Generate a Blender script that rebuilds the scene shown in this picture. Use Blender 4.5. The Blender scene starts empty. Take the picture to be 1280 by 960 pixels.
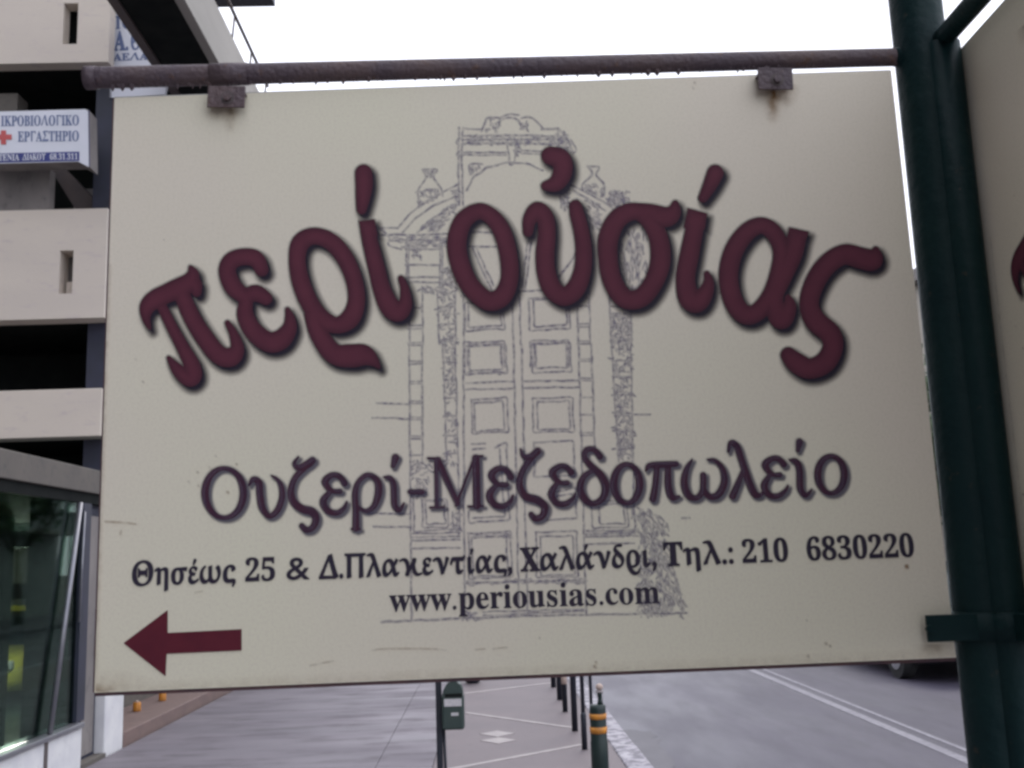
import bpy, bmesh, math, random, json
import numpy as np
from mathutils import Vector, Matrix
random.seed(7)
rng = np.random.default_rng(11)
SC = bpy.context.scene
COL = SC.collection

# ------------------------------------------------------------------ camera
F = 1275.0                       # focal length in pixels of a 1280 px wide frame
EYE = Vector((0.0, 0.0, 1.6))
_up = Vector((-259, 7457, -1275)).normalized()
_fw = Vector((-32, -219, -1275)); _fw = (_fw - _fw.dot(_up) * _up).normalized()
_rt = _fw.cross(_up)
ROT = Matrix((_rt, _fw, _up))    # camera space -> world
cam = bpy.data.cameras.new('camera')
cam.sensor_fit = 'HORIZONTAL'; cam.sensor_width = 36.0
cam.lens = 36.0 * F / 1280.0
cam.clip_start = 0.02; cam.clip_end = 3000
cam_o = bpy.data.objects.new('camera', cam); COL.objects.link(cam_o)
cam_o.matrix_world = Matrix.Translation(EYE) @ ROT.to_4x4()
SC.camera = cam_o

# ------------------------------------------------------------------ light
SUN_EL, SUN_ROT = math.radians(48), math.radians(20)
world = bpy.data.worlds.new('World'); SC.world = world; world.use_nodes = True
wn = world.node_tree.nodes; wl = world.node_tree.links
bg = wn['Background']
sky = wn.new('ShaderNodeTexSky'); sky.sky_type = 'NISHITA'; sky.sun_disc = False
sky.sun_elevation = SUN_EL; sky.sun_rotation = SUN_ROT
mx = wn.new('ShaderNodeMix'); mx.data_type = 'RGBA'; mx.inputs[0].default_value = 0.88
wl.new(sky.outputs[0], mx.inputs[6]); mx.inputs[7].default_value = (10.5, 10.7, 11.9, 1)   # even white cloud deck
wl.new(mx.outputs[2], bg.inputs['Color']); bg.inputs['Strength'].default_value = 0.12
sun = bpy.data.lights.new('sun', 'SUN'); sun.energy = 0.6; sun.angle = math.radians(20); sun.color = (1, .96, .9)
sun_o = bpy.data.objects.new('sun', sun); COL.objects.link(sun_o)
sd = Vector((math.sin(SUN_ROT) * math.cos(SUN_EL), math.cos(SUN_ROT) * math.cos(SUN_EL), math.sin(SUN_EL)))
sun_o.rotation_euler = sd.to_track_quat('Z', 'Y').to_euler()
SC.view_settings.view_transform = 'Standard'; SC.view_settings.look = 'None'
SC.view_settings.exposure = 0.5; SC.view_settings.gamma = 1.0
SC.cycles.filter_width = 2.9
SC.cycles.max_bounces = 6; SC.cycles.transparent_max_bounces = 12

# ------------------------------------------------------------------ geometry helpers
def ray(px, py):
    v = ROT @ Vector((px - 640, -(py - 480), -F)); return v
def on_y(px, py, Y):
    r = ray(px, py); return EYE + r * (Y / r.y)
def on_z(px, py, z=0.0):
    r = ray(px, py); return EYE + r * ((z - EYE.z) / r.z)
def on_x(px, py, X):
    r = ray(px, py); return EYE + r * (X / r.x)

def tag(o, label=None, cat=None, group=None, kind=None):
    if label: o['label'] = label
    if cat: o['category'] = cat
    if group: o['group'] = group
    if kind: o['kind'] = kind
    return o
def empty(name, loc=(0, 0, 0), rz=0.0, **k):
    o = bpy.data.objects.new(name, None); COL.objects.link(o)
    o.location = loc; o.rotation_euler = (0, 0, rz); o.empty_display_size = .1
    return tag(o, **k)
def kids(o): return [c for c in bpy.data.objects if c.parent == o]
def copy_tree(o, parent=None):
    c = o.copy(); COL.objects.link(c); c.parent = parent
    for ch in kids(o): copy_tree(ch, c)
    return c

class MB:
    """collects shapes for ONE mesh object"""
    def __init__(s): s.bm = bmesh.new()
    def box(s, x0, x1, y0, y1, z0, z1, bev=0.0, rot=None, piv=None):
        if x0 > x1: x0, x1 = x1, x0
        if y0 > y1: y0, y1 = y1, y0
        if z0 > z1: z0, z1 = z1, z0
        r = bmesh.ops.create_cube(s.bm, size=1.0); vs = r['verts']
        for v in vs:
            v.co = Vector((x0 + (v.co.x + .5) * (x1 - x0), y0 + (v.co.y + .5) * (y1 - y0), z0 + (v.co.z + .5) * (z1 - z0)))
        if bev > 0:
            es = list({e for v in vs for e in v.link_edges})
            r = bmesh.ops.bevel(s.bm, geom=es, offset=bev, segments=2, affect='EDGES', profile=.5)
            vs = r['verts']
        if rot is not None:
            p = Vector(piv or ((x0 + x1) / 2, (y0 + y1) / 2, (z0 + z1) / 2))
            for v in vs: v.co = rot @ (v.co - p) + p
        return s
    def tube(s, a, b, r0, r1=None, n=16, caps=True, rings=1, wob=0.0):
        a = Vector(a); b = Vector(b); r1 = r0 if r1 is None else r1
        d = (b - a).normalized(); q = d.to_track_quat('Z', 'Y'); rs = []
        for k in range(rings + 1):
            t = k / rings; c = a.lerp(b, t); r = r0 + (r1 - r0) * t
            rs.append([s.bm.verts.new(c + q @ Vector((math.cos(u) * r * (1 + random.uniform(-wob, wob)), math.sin(u) * r * (1 + random.uniform(-wob, wob)), 0)))
                       for u in [2 * math.pi * i / n for i in range(n)]])
        for k in range(rings):
            for i in range(n):
                f = s.bm.faces.new((rs[k][i], rs[k][(i + 1) % n], rs[k + 1][(i + 1) % n], rs[k + 1][i])); f.smooth = True
        if caps:
            s.bm.faces.new(rs[0][::-1]); s.bm.faces.new(rs[-1])
        return s
    def lathe(s, c, prof, n=20):
        c = Vector(c); rs = []
        for r, z in prof:
            rs.append([s.bm.verts.new(c + Vector((math.cos(2 * math.pi * i / n) * r, math.sin(2 * math.pi * i / n) * r, z))) for i in range(n)])
        for k in range(len(rs) - 1):
            for i in range(n):
                f = s.bm.faces.new((rs[k][i], rs[k][(i + 1) % n], rs[k + 1][(i + 1) % n], rs[k + 1][i])); f.smooth = True
        s.bm.faces.new(rs[0][::-1]); s.bm.faces.new(rs[-1]); return s
    def quad(s, *ps):
        s.bm.faces.new([s.bm.verts.new(Vector(p)) for p in ps]); return s
    def sheet(s, x0, x1, y0, y1, z):
        return s.quad((x0, y0, z), (x1, y0, z), (x1, y1, z), (x0, y1, z))
    def prism(s, pts, off):
        off = Vector(off); a = [s.bm.verts.new(Vector(p)) for p in pts]; b = [s.bm.verts.new(Vector(p) + off) for p in pts]
        n = len(pts); s.bm.faces.new(a); s.bm.faces.new(b[::-1])
        for i in range(n): s.bm.faces.new((a[i], b[i], b[(i + 1) % n], a[(i + 1) % n]))
        return s
    def build(s, name, mat, parent=None, **k):
        bmesh.ops.recalc_face_normals(s.bm, faces=s.bm.faces)
        me = bpy.data.meshes.new(name); s.bm.to_mesh(me); s.bm.free()
        return link(name, me, mat, parent, **k)
def link(name, me, mat, parent=None, **k):
    for m in (mat if isinstance(mat, (list, tuple)) else [mat]): me.materials.append(m)
    o = bpy.data.objects.new(name, me); COL.objects.link(o)
    if parent is not None: o.parent = parent
    return tag(o, **k)

# ------------------------------------------------------------------ materials
def lin(r, g, b):
    f = lambda c: (c / 255 / 12.92) if c / 255 <= .04045 else ((c / 255 + .055) / 1.055) ** 2.4
    return (f(r), f(g), f(b), 1)
def mat(name, c1, c2=None, rough=.7, scale=6.0, detail=6, metal=0.0, bump=0.0, bscale=None, spec=.5, stretch=(1, 1, 1), lo=.35, hi=.65, c3=None, s3=30.0, lo3=.55, hi3=.7, coat=0.0, rvar=0.0, rscale=2.0):
    m = bpy.data.materials.new(name); m.use_nodes = True
    n = m.node_tree.nodes; l = m.node_tree.links; p = n['Principled BSDF']
    c2 = c2 or tuple(c * .8 for c in c1[:3]) + (1,)
    tc = n.new('ShaderNodeTexCoord'); mp = n.new('ShaderNodeMapping'); mp.inputs['Scale'].default_value = stretch
    l.new(tc.outputs['Object'], mp.inputs[0])
    no = n.new('ShaderNodeTexNoise'); no.inputs['Scale'].default_value = scale; no.inputs['Detail'].default_value = detail
    l.new(mp.outputs[0], no.inputs[0])
    mr = n.new('ShaderNodeMapRange'); mr.inputs[1].default_value = lo; mr.inputs[2].default_value = hi
    l.new(no.outputs[0], mr.inputs[0])
    mi = n.new('ShaderNodeMix'); mi.data_type = 'RGBA'; l.new(mr.outputs[0], mi.inputs[0])
    mi.inputs[6].default_value = c1; mi.inputs[7].default_value = c2; out = mi.outputs[2]
    if c3:
        n3 = n.new('ShaderNodeTexNoise'); n3.inputs['Scale'].default_value = s3; n3.inputs['Detail'].default_value = 8
        n3.inputs['Roughness'].default_value = .65
        l.new(mp.outputs[0], n3.inputs[0]); m3 = n.new('ShaderNodeMapRange'); m3.inputs[1].default_value = lo3; m3.inputs[2].default_value = hi3
        l.new(n3.outputs[0], m3.inputs[0]); x3 = n.new('ShaderNodeMix'); x3.data_type = 'RGBA'
        l.new(m3.outputs[0], x3.inputs[0]); l.new(out, x3.inputs[6]); x3.inputs[7].default_value = c3; out = x3.outputs[2]
    l.new(out, p.inputs['Base Color'])
    if rvar:
        nr = n.new('ShaderNodeTexNoise'); nr.inputs['Scale'].default_value = rscale; nr.inputs['Detail'].default_value = 7
        l.new(mp.outputs[0], nr.inputs[0]); rr = n.new('ShaderNodeMapRange'); rr.inputs[1].default_value = .38; rr.inputs[2].default_value = .62
        rr.inputs[3].default_value = rough - rvar; rr.inputs[4].default_value = rough + rvar; l.new(nr.outputs[0], rr.inputs[0]); l.new(rr.outputs[0], p.inputs['Roughness'])
    p.inputs['Roughness'].default_value = rough; p.inputs['Metallic'].default_value = metal
    p.inputs['Specular IOR Level'].default_value = spec; p.inputs['Coat Weight'].default_value = coat
    if bump:
        b = n.new('ShaderNodeBump'); b.inputs['Strength'].default_value = bump; b.inputs['Distance'].default_value = .01
        nb = n.new('ShaderNodeTexNoise'); nb.inputs['Scale'].default_value = bscale or scale * 8; nb.inputs['Detail'].default_value = 5
        l.new(mp.outputs[0], nb.inputs[0]); l.new(nb.outputs[0], b.inputs['Height']); l.new(b.outputs[0], p.inputs['Normal'])
    return m
def glass(name, tint, refl=(.8, .85, .85, 1), fac=1.0):
    m = bpy.data.materials.new(name); m.use_nodes = True
    n = m.node_tree.nodes; l = m.node_tree.links; n.remove(n['Principled BSDF'])
    t = n.new('ShaderNodeBsdfTransparent'); t.inputs[0].default_value = tint
    g = n.new('ShaderNodeBsdfGlossy'); g.inputs[0].default_value = refl; g.inputs['Roughness'].default_value = .03
    fr = n.new('ShaderNodeFresnel'); fr.inputs[0].default_value = 1.5
    no = n.new('ShaderNodeTexNoise'); no.inputs['Scale'].default_value = 3; bu = n.new('ShaderNodeBump'); bu.inputs['Strength'].default_value = .06
    bu.inputs['Distance'].default_value = .02; l.new(no.outputs[0], bu.inputs['Height']); l.new(bu.outputs[0], g.inputs['Normal'])
    mu = n.new('ShaderNodeMath'); mu.operation = 'MULTIPLY'; mu.inputs[1].default_value = fac; l.new(fr.outputs[0], mu.inputs[0])
    x = n.new('ShaderNodeMixShader'); l.new(mu.outputs[0], x.inputs[0]); l.new(t.outputs[0], x.inputs[1]); l.new(g.outputs[0], x.inputs[2])
    l.new(x.outputs[0], n['Material Output'].inputs[0]); return m
def lamp_mat(name, col, s):
    m = bpy.data.materials.new(name); m.use_nodes = True; p = m.node_tree.nodes['Principled BSDF']
    p.inputs['Emission Color'].default_value = col; p.inputs['Emission Strength'].default_value = s; return m
def ink_mat(name, col, rough=.5, noise=None):
    """print ink whose coverage is stored per vertex (soft halftone edges of the printed sign)"""
    m = bpy.data.materials.new(name); m.use_nodes = True
    n = m.node_tree.nodes; l = m.node_tree.links; p = n['Principled BSDF']
    p.inputs['Base Color'].default_value = col; p.inputs['Roughness'].default_value = rough; p.inputs['Specular IOR Level'].default_value = .12
    a = n.new('ShaderNodeAttribute'); a.attribute_name = 'ink'; t = n.new('ShaderNodeBsdfTransparent')
    x = n.new('ShaderNodeMixShader'); f = a.outputs['Fac']
    if noise:
        tc = n.new('ShaderNodeTexCoord'); no = n.new('ShaderNodeTexNoise'); no.inputs['Scale'].default_value = noise; no.inputs['Detail'].default_value = 4
        l.new(tc.outputs['Object'], no.inputs[0]); mr = n.new('ShaderNodeMapRange'); mr.inputs[1].default_value = .35; mr.inputs[2].default_value = .6
        mr.inputs[3].default_value = .35; l.new(no.outputs[0], mr.inputs[0])
        mu = n.new('ShaderNodeMath'); mu.operation = 'MULTIPLY'; l.new(f, mu.inputs[0]); l.new(mr.outputs[0], mu.inputs[1]); f = mu.outputs[0]
    l.new(f, x.inputs[0]); l.new(t.outputs[0], x.inputs[1]); l.new(p.outputs[0], x.inputs[2])
    l.new(x.outputs[0], n['Material Output'].inputs[0]); return m

M = dict(
    rust=mat('rusty_brown_paint', (.085, .064, .078, 1), (.115, .080, .080, 1), spec=.4, rough=.55, scale=14, c3=(.13, .07, .045, 1), s3=60, lo3=.58, hi3=.72, bump=.4, bscale=160),
    green=mat('dark_green_paint', (.004, .019, .021, 1), (.006, .024, .024, 1), rough=.5, spec=.16, scale=9, c3=(.030, .032, .026, 1), s3=45, lo3=.64, hi3=.7, bump=.25, bscale=60),
    render=mat('pinkish_render', (.65, .58, .50, 1), (.60, .535, .47, 1), rough=.9, scale=1.0, c3=(.55, .48, .45, 1), s3=7, bump=.3, bscale=90, stretch=(.5, .5, 1.6)),
    concrete=mat('grey_concrete', (.23, .21, .20, 1), (.17, .155, .15, 1), rough=.9, scale=3, c3=(.13, .12, .12, 1), s3=14, bump=.3, bscale=70, stretch=(1, 1, .5)),
    dark=mat('dark_paint_and_recess_shade', (.010, .012, .012, 1), (.016, .018, .017, 1), rough=.9, scale=4, spec=.1),  # recess and soffit shade put into the colour; also small dark fittings
    slate=mat('blue_grey_paint_and_wall_shade', (.028, .03, .055, 1), (.022, .025, .04, 1), rough=.6, scale=4),  # deep shade of the street wall put into the colour; also frames and panes
    brown=mat('brown_fascia', (.11, .085, .08, 1), (.085, .07, .07, 1), rough=.7, scale=5),
    fascia=mat('taupe_fascia', (.125, .11, .095, 1), (.10, .09, .08, 1), rough=.8, scale=3, c3=(.08, .075, .07, 1), s3=12),
    parapet=mat('cream_parapet', (.36, .34, .31, 1), (.30, .285, .26, 1), rough=.9, scale=2, stretch=(1, .3, 1)),
    alu=mat('grey_aluminium', (.26, .26, .28, 1), (.21, .21, .24, 1), rough=.35, scale=9, metal=.6),
    white=mat('white_paint', (.72, .72, .72, 1), (.62, .62, .64, 1), rough=.6, scale=5, c3=(.45, .44, .43, 1), s3=16, lo3=.6, hi3=.8),
    signwhite=mat('white_acrylic', (.70, .71, .78, 1), (.66, .68, .74, 1), rough=.35, scale=4),
    blue=mat('blue_acrylic', (.035, .045, .22, 1), (.03, .04, .18, 1), rough=.4, scale=4),
    lblue=mat('pale_blue_ink', (.13, .17, .32, 1), (.10, .14, .28, 1), rough=.4, scale=40),
    red=mat('red_acrylic', (.55, .10, .10, 1), (.5, .09, .09, 1), rough=.4, scale=4),
    walk=mat('pavement_concrete', (.175, .156, .178, 1), (.135, .12, .14, 1), rvar=.12, rscale=1.5, rough=.66, scale=1.1, c3=(.092, .079, .092, 1), s3=3.0, lo3=.5, hi3=.68, bump=.35, bscale=60, stretch=(.55, 1.6, 1), detail=9),
    tile=mat('pinkish_tile_paving', (.16, .132, .138, 1), (.138, .115, .123, 1), rough=.7, scale=1.5, c3=(.12, .10, .107, 1), s3=9, lo3=.56, hi3=.75, bump=.3, bscale=50, detail=9),
    inlay=mat('pale_inlay_stone', (.36, .325, .315, 1), (.28, .25, .25, 1), rough=.7, scale=6),
    asphalt=mat('worn_asphalt', (.050, .045, .067, 1), (.062, .055, .080, 1), rvar=.06, rscale=1.3, rough=.53, scale=.8, c3=(.038, .034, .052, 1), s3=3.4, lo3=.48, hi3=.72, bump=.5, bscale=120, stretch=(1.7, .4, 1), detail=10),
    wet=mat('dark_asphalt_patch', (.030, .026, .040, 1), (.052, .046, .064, 1), rough=.55, scale=3, bump=.4, bscale=120),
    line=mat('worn_road_paint', (.24, .23, .26, 1), (.19, .18, .21, 1), rough=.6, scale=3, c3=(.11, .105, .13, 1), s3=16, lo3=.48, hi3=.66, detail=9),
    kerb=mat('worn_white_kerb', (.42, .40, .43, 1), (.32, .30, .34, 1), rough=.7, scale=5, c3=(.15, .14, .165, 1), s3=9, lo3=.44, hi3=.56, bump=.5, bscale=40, detail=9),
    soil=mat('bare_ground', (.12, .11, .10, 1), (.09, .085, .075, 1), rough=.95, scale=.6, bump=.4),
    bollard=mat('dark_bollard_paint', (.008, .011, .021, 1), (.012, .016, .026, 1), rough=.45, scale=12),
    bollardg=mat('dark_green_bollard_paint', (.006, .019, .018, 1), (.010, .025, .022, 1), rough=.45, scale=12),
    orange=mat('orange_yellow_band', (.62, .25, .03, 1), (.42, .17, .03, 1), rough=.5, scale=20),
    bin=mat('green_bin_plastic', (.036, .058, .050, 1), (.026, .046, .042, 1), rough=.5, scale=10, bump=.1),
    label=mat('white_sticker', (.6, .58, .58, 1), (.48, .47, .48, 1), rough=.5, scale=60),
    pale=mat('pale_band', (.5, .38, .32, 1), (.42, .33, .28, 1), rough=.6, scale=12),
    interior=mat('dark_teal_wall', (.03, .06, .055, 1), (.02, .045, .045, 1), rough=.8, scale=2),
    intlight=mat('grey_interior_panel', (.22, .26, .25, 1), (.16, .2, .19, 1), rough=.8, scale=2),
    floor=mat('showroom_floor', (.09, .12, .12, 1), (.07, .1, .1, 1), rough=.35, scale=2),
    yellow=mat('yellow_car_paint', (.80, .70, .12, 1), (.75, .66, .1, 1), rough=.3, scale=3, coat=.5),
    carpaint=mat('dark_car_paint', (.008, .012, .014, 1), (.01, .014, .016, 1), rough=.3, scale=3, coat=.5),
    tyre=mat('tyre_rubber', (.015, .015, .016, 1), (.02, .02, .02, 1), rough=.85, scale=30),
    rim=mat('wheel_rim', (.4, .4, .42, 1), (.3, .3, .32, 1), rough=.35, scale=10, metal=.8),
    lampglass=mat('lamp_glass', (.7, .72, .72, 1), (.6, .62, .62, 1), rough=.15, scale=10),
    terra=mat('terracotta_edging', (.19, .13, .115, 1), (.16, .11, .10, 1), rough=.8, scale=8),
    pane=glass('window_glass', (.02, .03, .03, 1)),
    shopglass=glass('shop_glass', (.66, .76, .71, 1), (.48, .58, .54, 1), .8),
    bark=mat('tree_bark', (.10, .08, .06, 1), (.07, .055, .045, 1), rough=.9, scale=8, bump=.6),
    leaf=mat('tree_leaf', (.035, .07, .025, 1), (.06, .10, .035, 1), rough=.6, scale=1.5),
    leafd=mat('tree_leaf_deep', (.03, .055, .025, 1), (.045, .08, .03, 1), rough=.6, scale=1.5),
    beige=mat('far_beige_render', (.40, .36, .31, 1), (.34, .31, .27, 1), rough=.9, scale=1.5),
    grey=mat('far_grey_render', (.30, .30, .29, 1), (.26, .26, .26, 1), rough=.9, scale=1.5),
)

# ================================================================== printed artwork: strokes -> signed distance field -> outlines
class Field:
    """coverage field over a patch of the sign face, in pixels of the artwork tracing"""
    def __init__(s, x0, y0, x1, y1, step):
        s.x0, s.y0, s.step = x0, y0, step
        s.nx = int((x1 - x0) / step) + 1; s.ny = int((y1 - y0) / step) + 1
        s.d = np.full((s.ny, s.nx), 30.0)
    def _win(s, xa, ya, xb, yb):
        i0 = max(0, int((xa - s.x0) / s.step)); i1 = min(s.nx, int((xb - s.x0) / s.step) + 2)
        j0 = max(0, int((ya - s.y0) / s.step)); j1 = min(s.ny, int((yb - s.y0) / s.step) + 2)
        if i1 <= i0 or j1 <= j0: return None
        X, Y = np.meshgrid(s.x0 + np.arange(i0, i1) * s.step, s.y0 + np.arange(j0, j1) * s.step)
        return (slice(j0, j1), slice(i0, i1)), X, Y
    def cone(s, a, b, pad=12):
        (ax, ay, ra), (bx, by, rb) = a, b; m = max(ra, rb) + pad
        w = s._win(min(ax, bx) - m, min(ay, by) - m, max(ax, bx) + m, max(ay, by) + m)
        if w is None: return
        sl, X, Y = w; dx, dy = bx - ax, by - ay; L = dx * dx + dy * dy + 1e-9
        t = np.clip(((X - ax) * dx + (Y - ay) * dy) / L, 0, 1)
        d = np.hypot(X - ax - t * dx, Y - ay - t * dy) - (ra + (rb - ra) * t)
        s.d[sl] = np.minimum(s.d[sl], d)
    def stroke(s, pts, closed=False, smooth=True, pad=12):
        n = len(pts)
        if smooth and n > 2:
            out = []; rngk = range(n if closed else n - 1)
            for i in rngk:
                p = [pts[(i + k) % n] if closed else pts[min(max(i + k, 0), n - 1)] for k in (-1, 0, 1, 2)]
                for j in range(5):
                    t = j / 5
                    out.append(tuple(.5 * (2 * b + (c - a) * t + (2 * a - 5 * b + 4 * c - d) * t * t + (3 * b - a - 3 * c + d) * t ** 3) for a, b, c, d in zip(*p)))
            out.append(pts[0] if closed else pts[-1]); pts = out
        elif closed: pts = list(pts) + [pts[0]]
        for a, b in zip(pts, pts[1:]): s.cone(a, b, pad)
    def poly(s, loops, grow=0.0, pad=6):
        P = np.concatenate([np.array(l, float) for l in loops])
        w = s._win(P[:, 0].min() - pad, P[:, 1].min() - pad, P[:, 0].max() + pad, P[:, 1].max() + pad)
        if w is None: return
        sl, X, Y = w; D = np.full(X.shape, 1e9); ins = np.zeros(X.shape, bool)
        for l in loops:
            for (ax, ay), (bx, by) in zip(l, l[1:] + l[:1]):
                dx, dy = bx - ax, by - ay; L = dx * dx + dy * dy + 1e-12
                t = np.clip(((X - ax) * dx + (Y - ay) * dy) / L, 0, 1)
                D = np.minimum(D, np.hypot(X - ax - t * dx, Y - ay - t * dy))
                if ay != by:
                    c = ((ay > Y) != (by > Y)) & (X < (bx - ax) * (Y - ay) / (by - ay) + ax); ins ^= c
        s.d[sl] = np.minimum(s.d[sl], np.where(ins, -D, D) - grow)
    def loops(s):
        d = s.d + 1e-7; sg = d < 0; seg = {}
        A = sg[:-1, :-1].astype(int) + 2 * sg[:-1, 1:] + 4 * sg[1:, 1:] + 8 * sg[1:, :-1]
        js, is_ = np.nonzero((A > 0) & (A < 15))
        # edges: 0 top (j,i)-(j,i+1), 1 right, 2 bottom, 3 left
        T = {1: [(3, 0)], 2: [(0, 1)], 3: [(3, 1)], 4: [(1, 2)], 5: [(3, 0), (1, 2)], 6: [(0, 2)], 7: [(3, 2)], 8: [(2, 3)], 9: [(2, 0)],
             10: [(0, 1), (2, 3)], 11: [(2, 1)], 12: [(1, 3)], 13: [(1, 0)], 14: [(0, 3)]}
        for j, i in zip(js.tolist(), is_.tolist()):
            key = ((0, j, i), (1, j, i + 1), (0, j + 1, i), (1, j, i))
            for a, b in T[int(A[j, i])]: seg[key[a]] = key[b]
        def pt(k):
            o, j, i = k; a = d[j, i]; b = d[j, i + 1] if o == 0 else d[j + 1, i]; t = a / (a - b)
            return (s.x0 + (i + (t if o == 0 else 0)) * s.step, s.y0 + (j + (t if o == 1 else 0)) * s.step)
        res = []
        while seg:
            k0, k = seg.popitem(); l = [pt(k0)]
            while k != k0 and k in seg: l.append(pt(k)); k = seg.pop(k)
            if len(l) > 6:
                q = []
                for a in range(len(l)):          # drop nearly collinear points
                    p0, p1, p2 = l[a - 1], l[a], l[(a + 1) % len(l)]
                    if a % 2 and abs((p1[0] - p0[0]) * (p2[1] - p0[1]) - (p1[1] - p0[1]) * (p2[0] - p0[0])) < .012: continue
                    q.append(p1)
                res.append(q)
        return res

# the sign face: one plane facing the camera side, D metres away; artwork px -> local sign metres
D = 1.24
TLw = on_y(143, 122, D); TRw = on_y(1114, 88, D); BRw = on_y(1195, 822, D); BLw = on_y(118, 866, D)
def loc(px, py, off=0.0):
    p = on_y(px, py, D); return (p.x - TLw.x, -off, p.z - TLw.z)

def fill_mesh(name, loops, off):
    cu = bpy.data.curves.new('outline', 'CURVE'); cu.dimensions = '2D'; cu.fill_mode = 'BOTH'
    for l in loops:
        sp = cu.splines.new('POLY'); sp.points.add(len(l) - 1); sp.use_cyclic_u = True
        co = np.zeros((len(l), 4)); co[:, 0] = [p[0] / 100 for p in l]; co[:, 1] = [-p[1] / 100 for p in l]; co[:, 3] = 1
        sp.points.foreach_set('co', co.ravel())
    ob = bpy.data.objects.new('outline', cu); COL.objects.link(ob); dg = bpy.context.evaluated_depsgraph_get()
    me = bpy.data.meshes.new_from_object(ob.evaluated_get(dg)); me.name = name
    bpy.data.objects.remove(ob); bpy.data.curves.remove(cu)
    for v in me.vertices: v.co = loc(v.co.x * 100, -v.co.y * 100, off)
    bm = bmesh.new(); bm.from_mesh(me)
    for f in bm.faces:
        f.normal_update()
        if f.normal.y > 0: f.normal_flip()
    bm.to_mesh(me); bm.free(); return me
def soft_mesh(name, x0, y0, step, dens, off):
    """grid faces wherever there is ink, coverage kept per vertex"""
    ny, nx = dens.shape; on = dens > .02
    cell = on[:-1, :-1] | on[:-1, 1:] | on[1:, 1:] | on[1:, :-1]
    js, is_ = np.nonzero(cell); idx = -np.ones(dens.shape, int)
    for dj, di in ((0, 0), (0, 1), (1, 0), (1, 1)): idx[js + dj, is_ + di] = 0
    jj, ii = np.nonzero(idx == 0); idx[jj, ii] = np.arange(len(jj))
    # plane mapping, vectorised
    X = x0 + ii * step; Y = y0 + jj * step; R = np.array(ROT)
    V = np.stack([X - 640, -(Y - 480), np.full(len(X), -F)], 1) @ R.T; V *= (D / V[:, 1])[:, None]
    co = np.stack([V[:, 0] - TLw.x, np.full(len(X), -off), V[:, 2] + EYE.z - TLw.z], 1)
    fs = np.stack([idx[js, is_], idx[js + 1, is_], idx[js + 1, is_ + 1], idx[js, is_ + 1]], 1)
    me = bpy.data.meshes.new(name); me.from_pydata(co.tolist(), [], fs.tolist())
    a = me.attributes.new('ink', 'FLOAT', 'POINT'); a.data.foreach_set('value', np.clip(dens[jj, ii], 0, 1).astype(np.float32)); return me

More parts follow.
